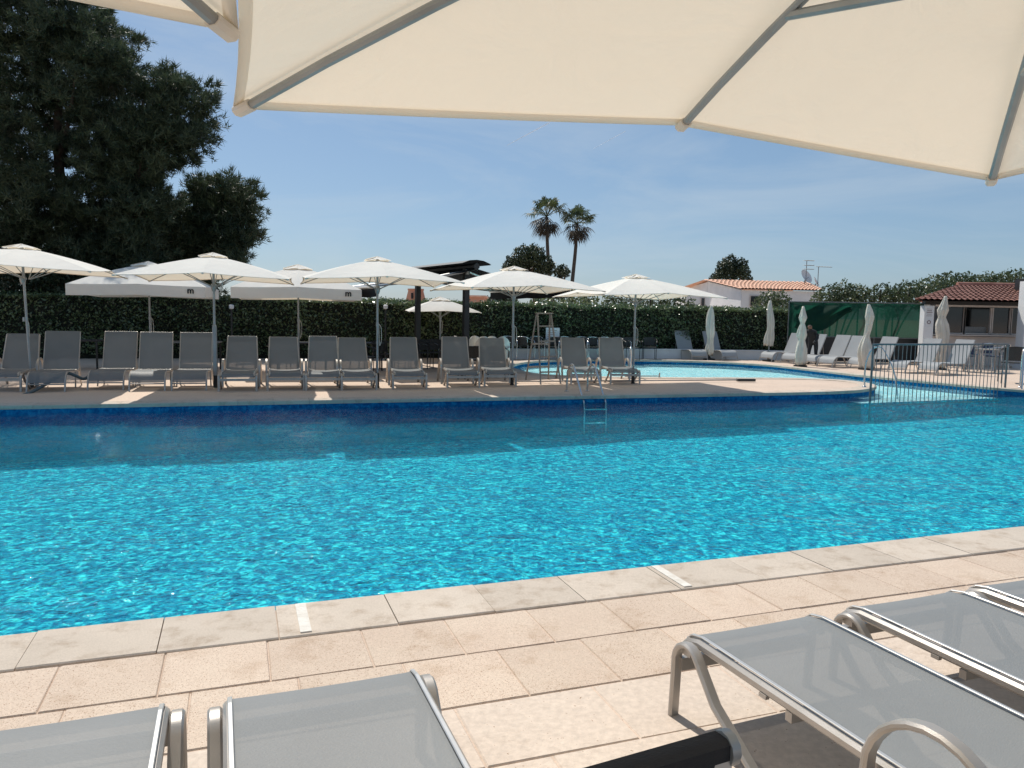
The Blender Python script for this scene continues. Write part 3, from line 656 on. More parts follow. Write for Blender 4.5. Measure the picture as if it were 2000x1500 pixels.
# ================================================================== POOL FITTINGS
bl = (B1 - B0).length; ang = math.atan2(bd.y, bd.x)
t = thing('crowd_barrier', 'grey metal railing with upright bars standing in the water across the channel', 'barrier', B0, ang)
MB().tube([(0, 0, 1.06), (bl, 0, 1.06)], .021).build('top_rail', M['galv'], t, smooth=True)
MB().tube([(0, 0, -.30), (bl, 0, -.30)], .018).build('bottom_rail', M['galv'], t, smooth=True)
for x in (0, bl): MB().tube([(x, 0, 1.075), (x, 0, -.9)], .024).build('post', M['galv'], t, smooth=True)
nb = 34; bar = MB().tube([(0, 0, -.30), (0, 0, 1.06)], .0085, 6).build('bar', M['galv'], t, smooth=True); bar.location = (bl / nb, 0, 0)
for k in range(2, nb): c = bar.copy(); COL.objects.link(c); c.parent = t; c.location = (bl * k / nb, 0, 0)
def handrail(label, p, rz, h=.8, reach=.62, name='pool_handrail', down=-.5):
    t = thing(name, label, 'handrail', p, rz)
    MB().tube(smooth_path([(0, 0, 0), (0, .0, h * .55), (0, .10, h * .92), (0, .26, h), (0, .40, h * .86), (0, reach * .85, h * .3), (0, reach, down)], 5), .020, 10).build('rail', M['steel'], t, smooth=True)
    MB().lathe([(.045, 0), (.045, .012), (.03, .03), (.022, .032)], 12).build('flange', M['steel'], t, smooth=True)
    return t
handrail('curved steel handrail at the tip of the paved spit, left of the railing', ground(1688, 757) + Vector((0, 0, .014)), R(-110), .95, .75)
handrail('curved steel handrail at the right edge beside the railing end', ground(1992, 757) + Vector((0, 0, .0)), R(150), .95, .7)
handrail('steel grab rail of the small pool, behind the lone lounger pair', Vector((2.98, 19.45, .014)), R(-12), .78, .55)
t = thing('pool_ladder', 'stainless steel ladder entering the water from the far pool edge', 'ladder', (1.36, 15.98, 0), FAR_A + R(180))
for s in (-1, 1):
    MB().tube(smooth_path([(s * .23, 0, .0), (s * .23, .02, .35), (s * .23, .12, .52), (s * .23, .27, .58), (s * .23, .42, .50), (s * .23, .80, .06), (s * .23, 1.0, -.20), (s * .23, 1.02, -1.0)], 5), .021, 10).build('rail', M['steel'], t, smooth=True)
    MB().lathe([(.05, 0), (.05, .012), (.024, .02)], 12, (s * .23, 0, .0)).build('flange', M['steel'], t)
for k in range(3): MB().box((0, 1.02, -.25 - .27 * k), (.46, .08, .025)).build('tread', M['steel'], t)
# skimmer pole lying along the small pool rim
t = thing('skimmer_pole', 'long pool cleaning pole with brush head lying along the small pool rim', 'pole')
a, c = ground(1012, 745, .05), ground(1440, 742, .05)
MB().tube([a, c], .016, 8).build('pole', M['alu'], t, smooth=True)
MB().box(c + Vector((.22, .02, .0)), (.46, .12, .06), Matrix.Rotation(R(9), 3, 'Z')).build('brush_head', M['black'], t)
t = thing('rim_post', 'short grey stub post at the small pool rim', 'post', ground(1288, 738))
MB().lathe([(.04, 0), (.04, .02), (.018, .03), (.018, .13), (.0, .14)], 10).build('stub', M['alu'], t, smooth=True)
MB().tube([(-.9, -.02, .03), (0, 0, .05)], .012).build('arm', M['alu'], t, smooth=True)
hs = [(0, 779, 13.55), (45, 772, 13.75), (80, 756, 14.1), (108, 739, 14.35), (130, 729, 14.5), (148, 734, 14.6), (162, 740, 14.7), (172, 736, 14.8), (178, 727, 15.0)]
first = at(-60, 782, 13.5); first.z = .03
tag(MB().tube(smooth_path([first] + [at(*h) for h in hs], 6), .030, 10).build('pool_hose', M['hose'], smooth=True), 'blue grey pool hose looping up in front of the left loungers', 'hose')
# stepladder
t = thing('stepladder', 'tall A-frame stepladder standing on the spit behind the ladder rails', 'stepladder')
FL, FR, RL, RR = ground(1056, 751), ground(1095, 750), ground(1027, 742), ground(1071, 741)
TL, TR = at(1050, 612, 18.0), at(1076, 612, 18.15)
for nm, lo, hi in (('stile', FL, TL), ('stile', FR, TR), ('rear_leg', RL, TL + Vector((-.02, .06, 0))), ('rear_leg', RR, TR + Vector((-.02, .06, 0)))):
    MB().strap([lo, hi], .038, .025).build(nm, M['wood'], t)
for k in range(4):
    q = .17 + .215 * k; MB().strap([FL.lerp(TL, q), FR.lerp(TR, q)], .024, .035, side=(0, 1, 0)).build('rung', M['wood'], t)
MB().strap([RL.lerp(TL, .2), RR.lerp(TR, .2)], .02, .04, side=(0, 1, 0)).build('brace', M['wood'], t)
MB().strap([RL.lerp(TL, .55), RR.lerp(TR, .55)], .02, .04, side=(0, 1, 0)).build('brace', M['wood'], t)
MB().strap([TL + Vector((-.04, .03, 0)), TR + Vector((.04, .03, 0))], .10, .035, side=(0, 1, 0)).build('top_cap', M['wood'], t)
# ================================================================== TERRACE FURNITURE
def bistro_chair(label, seat='rattan', tube='steel', back='rattan'):
    t = thing('terrace_chair', label, 'chair')
    for s in (-1, 1):
        MB().tube(smooth_path([(s * .25, -.24, 0), (s * .25, -.25, .45), (s * .26, -.22, .64), (s * .27, -.05, .68), (s * .25, .20, .72), (s * .18, .28, .78), (0, .31, .80)], 4), .013, 8).build('arm', M[tube], t, smooth=True)
        MB().tube([(s * .21, .30, 0), (s * .20, .20, .45), (s * .19, .29, .79)], .012, 8).build('rear_leg', M[tube], t, smooth=True)
    MB().box((0, -.02, .45), (.46, .44, .022)).build('seat', M[seat], t)
    MB().grid([[(x, .24 + .05 * (1 - (x / .21) ** 2) + .05 * (z - .5), z) for x in (-.21, -.14, -.07, 0, .07, .14, .21)] for z in (.50, .60, .70, .80)]).build('back', M[back], t, smooth=2)
    return t
def terrace_table(label, w=.8, d=.8, top='rattan', leg='black'):
    t = thing('terrace_table', label, 'table')
    MB().box((0, 0, .73), (w, d, .03)).build('table_top', M[top], t)
    for sx in (-1, 1):
        for sy in (-1, 1): MB().box((sx * (w / 2 - .05), sy * (d / 2 - .05), .357), (.04, .04, .714)).build('leg', M[leg], t)
    return t
P_BIS = bistro_chair('-')
for i, px in enumerate((993, 1024, 1052, 1080, 1106, 1134, 1160, 1186, 1213)):
    g = ground(px, 699); x = g.x; y = 26.75 + .26 * x + rnd.uniform(-.15, .15)
    put(P_BIS, i == 0, (at(px, 690, y).x, y, 0), R([10, 160, 20, -15, 12, -10, 8, 16, 25][i]), 'metal-armed bistro chair along the hedge behind the stepladder, %s from the left of nine' % ORD[i], group='bistro chairs along the hedge')
P_DARK = bistro_chair('-', tube='black')
dk = [(470, 19.2, 170), (545, 19.0, 190), (628, 19.4, 175), (708, 19.2, 160), (745, 20.6, 20), (790, 21.3, 25), (812, 21.6, 30), (834, 21.9, 28), (855, 22.2, 30), (880, 18.6, 180), (925, 18.7, 185), (972, 18.9, 175), (1232, 27.6, 10), (1268, 28.2, -10)]
for i, (px, y, rz) in enumerate(dk):
    put(P_DARK, i == 0, (at(px, 690, y).x, y, 0), R(rz), 'dark woven chair behind the far loungers, %s from the left of fourteen' % ORD[i], group='dark terrace chairs')
for i, (px, y, w, lab) in enumerate(((370, 19.6, 1.5, 'long dark terrace table behind the second parasol pole'), (590, 20.2, 1.3, 'dark terrace table under the sunlit printed parasol'), (700, 20.8, 1.3, 'dark terrace table behind the middle parasol pole'), (150, 19.4, 1.2, 'dark terrace table in tree shade at the far left'))):
    u = terrace_table(lab, w, .8, 'rattan' if i else 'galv'); u.location = (at(px, 690, y).x, y, 0); u.rotation_euler = (0, 0, R(14)); u['group'] = 'terrace tables'
# white shell chairs
def shell_chair(label):
    t = thing('plastic_chair', label, 'chair')
    MB().grid([[(x, y, .43 + .10 * (x / .24) ** 4 + .03 * math.cos(3 * y)) for x in (-.24, -.18, -.09, 0, .09, .18, .24)] for y in (-.24, -.12, 0, .12, .22)]).build('seat', M['white_plastic'], t, smooth=2)
    rows = []
    for z in (.44, .55, .66, .76, .83, .875):
        w = .26 * (1 - max(0, (z - .60) / .30) ** 2.4 * .75); rows.append([(w * q, .22 + .12 * (z - .44) - .14 * q * q * (1 if z < .7 else .6), z - .03 * q * q) for q in (-1, -.66, -.33, 0, .33, .66, 1)])
    o = MB().grid(rows).build('back', M['white_plastic'], t, smooth=2)
    for s in (-1, 1):
        MB().strap(smooth_path([(s * .26, .12, .68), (s * .28, -.05, .67), (s * .27, -.22, .64), (s * .25, -.25, .45)], 4), .05, .02).build('arm', M['white_plastic'], t, smooth=True)
        for y in (-.22, .22): MB().box((s * .21, y, .215), (.045, .045, .43)).build('leg', M['white_plastic'], t)
    return t
P_SH = shell_chair('-')
for i, (px, y, rz, lab) in enumerate(((903, 24.4, 95, 'white plastic chair seen side-on, left of the thick black post'), (930, 24.6, 170, 'white plastic chair just right of the black post'), (944, 24.3, 185, 'white plastic chair, second right of the black post'), (962, 24.6, 175, 'white plastic chair, third right of the black post'), (979, 24.4, 190, 'white plastic chair nearest the fourth parasol pole'))):
    put(P_SH, i == 0, (at(px, 690, y).x, y, 0), R(rz), lab, group='white plastic chairs')
# notice board
p = at(1079, 670, 27.6)
t = thing('notice_board', 'white notice board standing before the hedge behind the stepladder', 'notice board', (p.x, p.y, 0), R(8))
MB().box((0, 0, .80), (.50, .025, .62)).build('panel', M['sign_white'], t)
for s in (-1, 1): MB().box((s * .22, .03, .55), (.03, .03, 1.1)).build('post', M['galv'], t)
for k in range(6): MB().box((-.02 - .02 * (k % 3), -.0145, 1.02 - .075 * k), (.34 - .05 * (k % 3), .003, .016)).build('print_line', M['sign_grey'], t)
# right-hand cafe set
P_NAVY = bistro_chair('-', back='navy', seat='navy')
for i, (px, y, rz, lab) in enumerate(((1888, 24.4, 150, 'metal chair with navy cushion, left of the cafe table'), (1918, 25.4, 185, 'metal chair with navy cushion, behind the cafe table'), (1948, 24.4, 215, 'metal chair with navy cushion, right of the cafe table'))):
    put(P_NAVY, i == 0, (at(px, 690, y).x, y, 0), R(rz), lab, group='navy cushioned chairs by the bar', scale=(1, 1, 1.12))
u = terrace_table('small pale cafe table among the navy cushioned chairs', .7, .7, 'alu', 'alu'); u.location = (at(1915, 690, 24.3).x, 24.3, 0); u.rotation_euler = (0, 0, R(20))
u = put(P_DARK, False, (at(1978, 735, 20.2).x, 20.2, 0), R(150), 'dark mesh chair at the right picture edge beside the railing', group='dark terrace chairs', scale=(1.25, 1.25, 1.2))
# ================================================================== AWNING
p1, p2 = Vector((at(910, 600, 20.4).x, 20.4, 0)), Vector((at(816, 600, 23.2).x, 23.2, 0)); ax = (p2 - p1).normalized(); pr = Vector((ax.y, -ax.x, 0))
if pr.x < 0: pr = -pr
t = thing('awning', 'black double-sided awning on two thick posts above the terrace', 'awning')
zt = 2.78
for p in (p1, p2): MB().box((p.x, p.y, zt / 2), (.14, .14, zt), Matrix.Rotation(math.atan2(ax.y, ax.x), 3, 'Z')).build('post', M['black'], t)
a0, a1 = p1 - ax * .6 + Vector((0, 0, zt)), p2 + ax * .8 + Vector((0, 0, zt))
MB().strap([a0, a1], .16, .16, side=pr).build('beam', M['black'], t)
for s in (-1, 1):
    rf_ = [[a0.lerp(a1, q) + pr * s * d_ + Vector((0, 0, z)) for q in (0, .5, 1)] for d_, z in ((0, .17), (.20, .15), (.42, .07))]
    o = MB().grid(rf_).grid([[p + Vector((0, 0, -.02)) for p in r_] for r_ in rf_]).build('cassette_roof', M['black'], t)
    reach, zf = (2.9, 2.30) if s > 0 else (2.7, 2.18)
    f0, f1 = a0 + pr * s * reach, a1 + pr * s * reach; f0.z = f1.z = zf
    rows = [[(a0 + Vector((0, 0, -.06))).lerp(f0, q).lerp((a1 + Vector((0, 0, -.06))).lerp(f1, q), k / 6) - Vector((0, 0, .08 * math.sin(math.pi * q))) for k in range(7)] for q in (0, .15, .3, .45, .6, .75, .9, 1)]
    MB().grid(rows).build('canopy', M['dark_cloth'], t, smooth=2)
    MB().strap([f0, f1], .10, .09, side=pr).build('front_bar', M['alu_white'], t)
    MB().grid([[f0.lerp(f1, k / 8) + Vector((0, 0, -.03)) for k in range(9)], [f0.lerp(f1, k / 8) + Vector((0, 0, -.24 - .02 * (k % 2))) for k in range(9)]]).build('valance', M['dark_cloth'], t)
    for q, e in ((.12, .35), (.88, .65)):
        h0 = a0.lerp(a1, q) + Vector((0, 0, -.10)); el = h0 + pr * s * reach * .5 + ax * (.7 if q < .5 else -.7) + Vector((0, 0, -.30)); f = f0.lerp(f1, q)
        arm = MB().tube([h0, el], .035, 8).tube([el, f], .028, 8).build('folding_arm', M['alu_white'], t, smooth=True)
        MB().lathe([(.06, -.09), (.06, .09)], 12, tuple(h0)).build('shoulder', M['alu_white'], arm)
# ================================================================== BUILDINGS
def corrugated(mb, e0, e1, r0, r1, pitch, amp, rows, hip=0.0):
    """barrel tiles between an eave e0-e1 and a ridge r0-r1; hip trims the first columns along the line e0-r0"""
    n = max(2, int((e1 - e0).length / pitch)); up = (e1 - e0).cross(r0 - e0).normalized(); up = -up if up.z < 0 else up
    k = 6
    for i in range(n):
        for j in range(rows):
            q0, q1 = j / rows, (j + 1.06) / rows; pts = []
            for q, li in ((q0, .03), (min(q1, 1), .0)):
                pts.append([e0.lerp(e1, (i + m_ / k) / n).lerp(r0.lerp(r1, (i + m_ / k) / n), q) + up * (amp * math.sin(math.pi * m_ / k) + li) for m_ in range(k + 1)])
            mb.grid(pts)
    return mb
# bar with terracotta roof
t = thing('bar_building', 'low poolside bar with red tiled roof and long dark window band', 'building', (0, 0, 0))
yf = 28.0; xw = [at(px, 620, yf).x for px in (1825, 1842, 1882, 1886, 1934, 1940, 1972, 1977, 1996)]; zs, zt_ = at(1900, 655, yf).z, at(1900, 600, yf).z
XL, XR = at(1806, 620, yf).x, 26.0
MB().box(((XL + XR) / 2, yf + .12, zs / 2 - .02), (XR - XL, .24, zs - .04)).build('front_wall', M['frame'], t)
MB().box(((XL + XR) / 2, yf + .12, zt_ + .20), (XR - XL, .24, .26)).build('fascia', M['black'], t)
MB().box(((XL + 2.4 + XR) / 2, yf + 3.6, 1.15), (XR - XL - 2.4, .2, 2.3)).build('rear_wall', M['white_paint'], t)
MB().box((XL + 1.25, yf + 1.85, 1.15), (.2, 4.0, 2.3), Matrix.Rotation(R(-33), 3, 'Z')).build('side_wall', M['white_paint'], t)
MB().box(((xw[0] + XR) / 2, yf - .10, zs + .005), (XR - xw[0], .42, .04)).build('counter', M['frame'], t)
MB().box(((xw[0] + XR) / 2, yf + .02, zt_ + .035), (XR - xw[0], .10, .07)).build('head_frame', M['frame'], t)
for xa, xb, nm in ((xw[1], xw[2], 'window'), (xw[5], xw[6], 'window'), (xw[7], xw[8] + .6, 'window'), (xw[3], xw[4], 'serving_hatch')):
    wn_ = MB()
    for x in (xa - .035, xb + .035): wn_.box((x, yf + .02, (zs + zt_) / 2 + .01), (.06, .08, zt_ - zs - .06))
    wn_.box(((xa + xb) / 2, yf + .02, zs + .06), (xb - xa, .08, .05))
    o = wn_.build(nm, M['frame'], t)
    if nm == 'window': MB().box(((xa + xb) / 2, yf + .05, (zs + zt_) / 2 + .04), (xb - xa, .012, zt_ - zs - .11)).build('pane', M['glass_dark'], o)
    else: MB().box(((xa + xb) / 2, yf + .35, zs + .20), (xb - xa - .1, .5, .22)).build('grill', M['galv'], o)
MB().box(((XL + 2 + XR) / 2, yf + 2.2, 1.2), (XR - XL - 2.4, .1, 2.2)).build('inner_wall', M['glass_dark'], t)
ev = Vector((at(1789, 586, 27.0).x, 27.0, at(1789, 586, 27.0).z)); ev1 = Vector((26, 27.0, ev.z)); rd = Vector((at(1872, 558, 31).x, 31, at(1872, 558, 31).z)); rd1 = Vector((27, 31, rd.z))
o = corrugated(MB(), ev, ev1, rd, rd1, .21, .045, 10).build('roof_tiles', M['tile_red'], t, smooth=2); o['kind'] = 'stuff'
bk = Vector((ev.x * 34.5 / 27 + .4, 34.5, ev.z)); o = corrugated(MB(), bk, ev, rd + Vector((0, .05, 0)), rd, .21, .045, 10).build('roof_tiles', M['tile_red'], t, smooth=2); o['kind'] = 'stuff'
MB().tube([rd + Vector((-.05, 0, .05)), rd1 + Vector((0, 0, .05))], .10, 10).build('ridge_tiles', M['tile_red'], t, smooth=True)
MB().add([ev + Vector((.02, .02, -.02)), ev1 + Vector((0, .02, -.02)), rd1 + Vector((0, 0, -.02)), rd + Vector((0, 0, -.02))], [(0, 1, 2, 3)]).build('roof_deck', M['black'], t)
cp = at(1996, 566, 29.5); MB().box((cp.x + .3, 29.5, cp.z - .1), (.8, .6, 1.0)).build('chimney', M['black'], t)
px0 = at(1805, 620, 27.3); px1 = at(1824, 620, 27.3); ph = at(1815, 597, 27.3).z
t = thing('sign_pillar', 'white pillar with small printed signs at the left end of the bar', 'pillar', ((px0.x + px1.x) / 2, 27.45, 0))
MB().box((0, 0, ph / 2), (px1.x - px0.x, .3, ph)).build('shaft', M['white_paint'], t)
MB().box((0, -.156, ph - .26), (.24, .012, .40)).build('menu_sign', M['sign_white'], t)
for k in range(5): MB().box((0, -.164, ph - .12 - .06 * k), (.20 - .03 * (k % 2), .004, (.03 if k in (1, 2) else .016))).build('print_line', M['sign_grey'], t)
s = MB().box((0, -.156, ph - .62), (.24, .012, .28)).build('round_sign', M['sign_white'], t)
MB().tube([(.055 * math.cos(a_), -.168, ph - .58 + .055 * math.sin(a_)) for a_ in np.linspace(0, 2 * math.pi, 17)], .014, 6).build('ring_print', M['sign_grey'], s)
t = thing('white_pillar', 'plain white pillar cut by the right picture edge beside the bar', 'pillar', (at(1992, 650, 26.6).x + .25, 26.6, 0))
MB().box((0, 0, 1.5), (.5, .4, 3.0)).build('shaft', M['white_paint'], t); MB().box((0, 0, .06), (.56, .46, .12)).build('plinth', M['white_paint'], t)
# green windscreen fence
f0, f1 = at(1540, 640, 29.2), at(1812, 640, 28.6); zt_ = at(1600, 590, 29).z; fl = (f1 - f0).xy.length
t = thing('windscreen_fence', 'tall fence hung with dark green windscreen cloth', 'fence', (f0.x, f0.y, 0), math.atan2(f1.y - f0.y, f1.x - f0.x))
for k in range(5): MB().tube([(fl * k / 4, .04, 0), (fl * k / 4, .04, zt_ + .03)], .03, 8).build('post', M['galv'], t, smooth=True)
MB().tube([(0, .04, zt_), (fl, .04, zt_)], .02, 8).build('top_rail', M['galv'], t, smooth=True)
MB().tube([(fl * .18, -.35, .93), (fl, -.35, .93)], .02, 8).build('hand_rail', M['galv'], t, smooth=True)
for q in (.2, .6, .98): MB().tube([(fl * q, -.35, 0), (fl * q, -.35, .93)], .02, 8).build('rail_post', M['galv'], t, smooth=True)
nx, nz = 60, 22
MB().grid([[(fl * i / nx, -.02 - .16 * abs(math.sin(math.pi * 3 * i / nx)) * math.sin(math.pi * j / nz) ** 1.5 - .02 * math.sin(i * .9 + j * .5), .92 + (zt_ - .94) * j / nz) for i in range(nx + 1)] for j in range(nz + 1)]).build('cloth_panel', M['screen'], t, smooth=2)
MB().box((fl / 2, .02, .47), (fl, .03, .92)).build('dark_infill', M['black'], t)  # black box added so the area below the cloth stays dark
rows = []
for j in range(15):
    q = j / 14; rows.append([(fl * (.02 + .42 * i / 24), -.22 - .10 * math.sin(3.2 * i / 24 * math.pi + 3 * q) - .07 * math.sin(9 * q + i * .35), zt_ - .12 - (zt_ * .50) * q * (.50 + .5 * math.sin(math.pi * min(1, (.9 * i / 24 + .15)))) + .10 * (i / 24) * q * 3.2) for i in range(25)])
MB().grid(rows).build('loose_cloth', M['screen'], t, smooth=2)
# neighbouring white house
t = thing('white_house', 'white single-storey house with pale terracotta roof beyond the hedge', 'house')
E0, E1_, R0, R1 = at(1447, 564, 48), at(1612, 567.5, 48), at(1374, 546.5, 53), at(1578, 551.5, 53)
o = corrugated(MB(), E0, E1_, R0, R1, .21, .055, 9).build('roof_tiles', M['tile_roof'], t, smooth=2); o['kind'] = 'stuff'
MB().add([E0 + Vector((0, .02, -.03)), E1_ + Vector((0, .02, -.03)), R1 + Vector((0, 0, -.03)), R0 + Vector((0, 0, -.03))], [(0, 1, 2, 3)]).build('roof_deck', M['white_paint'], t)
BL = Vector((R0.x - 1.6, 57, E0.z)); MB().add([R0, R1, Vector((R1.x, 57, E1_.z)), BL], [(0, 1, 2, 3)]).build('rear_roof', M['tile_roof'], t)
W0, W1 = Vector((E0.x + .15, 48.3, 0)), Vector((E1_.x - .1, 48.3, 0))
def wall(a, c, za, zc, name='wall'):
    n_ = Vector((c.y - a.y, a.x - c.x, 0)).normalized() * -.25
    return MB().add([(a.x, a.y, 0), (c.x, c.y, 0), (c.x, c.y, zc), (a.x, a.y, za), (a.x + n_.x, a.y + n_.y, 0), (c.x + n_.x, c.y + n_.y, 0), (c.x + n_.x, c.y + n_.y, zc), (a.x + n_.x, a.y + n_.y, za)],
                    [(0, 1, 2, 3), (5, 4, 7, 6), (1, 5, 6, 2), (4, 0, 3, 7), (3, 2, 6, 7)]).build(name, M['white_paint'], t)
wall(W0, W1, E0.z - .06, E1_.z - .06); RB = Vector((R0.x + .3, 53, 0)); wall(RB, W0 + Vector((-.02, .02, 0)), R0.z - .12, E0.z - .08, 'gable_wall')
LW = Vector((at(1352, 560, 55).x, 55.5, 0)); wall(LW, RB + Vector((-.02, .0, 0)), at(1352, 560, 55).z, R0.z - .14, 'gable_wall')
wa, wb = at(1338, 575, 46.5), at(1386, 575, 46.5); zz = at(1386, 570, 46.5).z
MB().box(((wa.x + wb.x) / 2, 48.0, zz / 2), (wb.x - wa.x, 3.0, zz)).build('side_wing', M['white_paint'], t)
wb2 = at(1373, 590, 46.4); o = MB().box((wb2.x, 46.47, wb2.z), (.26, .1, .55)).build('window', M['frame'], t); MB().box((wb2.x, 46.41, wb2.z), (.18, .04, .46)).build('pane', M['glass_dark'], o)
wb2 = at(1474, 588, 48.2); o = MB().box((wb2.x, 48.27, wb2.z), (.60, .1, .7)).build('window', M['frame'], t); MB().box((wb2.x, 48.2, wb2.z), (.5, .04, .6)).build('pane', M['glass_dark'], o)
def dish(px, py, y, r, rz, label):
    p = at(px, py, y); t = thing('satellite_dish', label, 'satellite dish', p, rz, 'satellite dishes on the white house')
    prof = [(r * q, .22 * r * q * q) for q in (.02, .25, .5, .75, 1.0)]; mb = MB().lathe(prof, 20); mt = Matrix.Rotation(R(62), 3, 'X')
    mb.f = [f for f in mb.f if len(f) == 4]; mb.v = [tuple(mt @ Vector(v)) for v in mb.v]; mb.build('reflector', M['sign_white'], t, smooth=2)
    MB().tube([(0, 0, -.1), (0, .1, -.75)], .03, 6).build('mast', M['galv'], t); MB().tube([(0, .1, -.3), (0, -.5 * r, .0)], .015, 5).build('feed_arm', M['galv'], t)
dish(1573, 541, 51.5, .50, R(35), 'larger round satellite dish on the ridge of the white house'); dish(1593, 551, 51, .36, R(60), 'smaller satellite dish low on the white house roof')
def antenna(px, pt, pb, y, label, tall):
    b_ = at(px, pb, y); h = at(px, pt, y).z - b_.z; t = thing('roof_antenna', label, 'antenna', b_, R(12), 'roof antennas')
    MB().tube([(0, 0, -.2), (0, 0, h)], .025, 6).build('mast', M['galv'], t)
    for z in ([h, h * .75, h * .55] if tall else [h]):
        bo = MB().tube([(-.15, 0, z), (1.0 if not tall else .55, 0, z)], .018, 5).build('boom', M['galv'], t)
        for k in range(5): MB().tube([(-.1 + k * .2 * (1 if not tall else .6), -.3, z + .0), (-.1 + k * .2 * (1 if not tall else .6), .3, z + .02)], .010, 4).build('element', M['galv'], bo)
    return t
antenna(1574, 509, 546, 51, 'taller stacked antenna mast above the larger dish', True); antenna(1597, 521, 556, 51, 'shorter antenna mast with one side boom above the smaller dish', False)
p = at(812, 592, 45); zt_ = at(812, 568, 45).z
t = thing('terracotta_tower', 'terracotta chimney tower with two slots rising behind the hedge', 'tower', (p.x, 45, 0), R(10))
MB().lathe([(.62, 0), (.62, p.z), (.44, zt_), (.47, zt_ + .02), (.47, zt_ + .12)], 4).build('shaft', M['terracotta'], t)
for k in (-1, 1): MB().box((k * .13 - .1, -.40, zt_ - .30), (.08, .10, .34), Matrix.Rotation(R(45), 3, 'Z')).build('slot', M['ink'], t)
a, c = at(912, 580, 44), at(946, 580, 44)
t = thing('pink_house', 'plain pink house wall showing above the hedge under the awning', 'house', ((a.x + c.x) / 2, 46, 0))
MB().box((0, 0, a.z / 2), (c.x - a.x, 4, a.z)).build('wall', M['terracotta'], t); MB().box((0, 0, a.z + .05), (c.x - a.x + .2, 4.2, .1)).build('roof', M['tile_roof'], t)
# ================================================================== PLANTS
nr = np.random.default_rng(11)
def unit(n): v = nr.normal(size=(n, 3)); return v / np.linalg.norm(v, axis=1, keepdims=True)
def lobe_points(lobes, per, shell=(.72, 1.0), flat=1.0):
    """points through the volume of ellipsoid lobes (centre, radius), denser towards the skin, with outward directions"""
    C, D = [], []
    for c, r in lobes:
        n = max(6, int(per * r * r)); d = unit(n); q = nr.uniform(shell[0], shell[1], n) ** .8
        inner = nr.random(n) < .18; q[inner] *= nr.uniform(.2, .9, inner.sum())
        q *= 1 + .16 * np.sin(d[:, 0] * 5 + c[0] * 7) * np.sin(d[:, 2] * 6 + c[2] * 5) + .12 * np.sin(d[:, 1] * 9 + d[:, 2] * 7 + c[0])
        C.append(np.array(c) + d * (q * r)[:, None] * np.array([1, 1, flat])); D.append(d)
    return np.concatenate(C), np.concatenate(D)
def cluster(C, D, m, r):
    """gather points into branch-tip clumps: m tufts round every point, flattened, dense at the outer side"""
    n = len(C); o = unit(n * m) * (nr.random((n * m, 1)) ** .5) * r * np.repeat(nr.uniform(.5, 1.3, (n, 1)), m, 0); o[:, 2] *= .6
    d = np.repeat(D, m, 0) + o / r * .8; d[:, 2] += .25; return np.repeat(C, m, 0) + o, d / np.linalg.norm(d, axis=1, keepdims=True)
def needles(C, D, blades, length, width, up=.25):
    """tufts of narrow pointed blades"""
    n = len(C); c = np.repeat(C, blades, 0); o = np.repeat(D, blades, 0)
    d = o * .55 + unit(n * blades) * .9; d[:, 2] += up; d /= np.linalg.norm(d, axis=1, keepdims=True)
    s = np.cross(d, unit(n * blades)); s /= np.linalg.norm(s, axis=1, keepdims=True) + 1e-6
    l = length * nr.uniform(.6, 1.15, (n * blades, 1)); b0 = c + unit(n * blades) * length * .25
    V = np.stack([b0 - s * width / 2, b0 + s * width / 2, b0 + d * l], 1); return V.reshape(-1, 3)
def leaves(C, D, size, aspect=.5, droop=0.0, face=.5):
    """flat pointed leaves (diamonds)"""
    n = len(C); nn = D * face + unit(n) * (1 - face * .4); nn /= np.linalg.norm(nn, axis=1, keepdims=True)
    a = np.cross(nn, unit(n)); a /= np.linalg.norm(a, axis=1, keepdims=True) + 1e-6; b = np.cross(nn, a)
    s = size * nr.uniform(.6, 1.25, (n, 1)); V = np.stack([C - a * s, C - b * s * aspect, C + a * s, C + b * s * aspect], 1); return V.reshape(-1, 3)
def px_lobes(spec, y, dy=1.0):                                # (px, py, radius px) at distance y -> world lobes
    out_ = []
    for x, yy, r in spec: p = at(x, yy, y + nr.uniform(-dy, dy)); out_.append(((p.x, p.y, p.z), r * y / F_PX))
    return out_
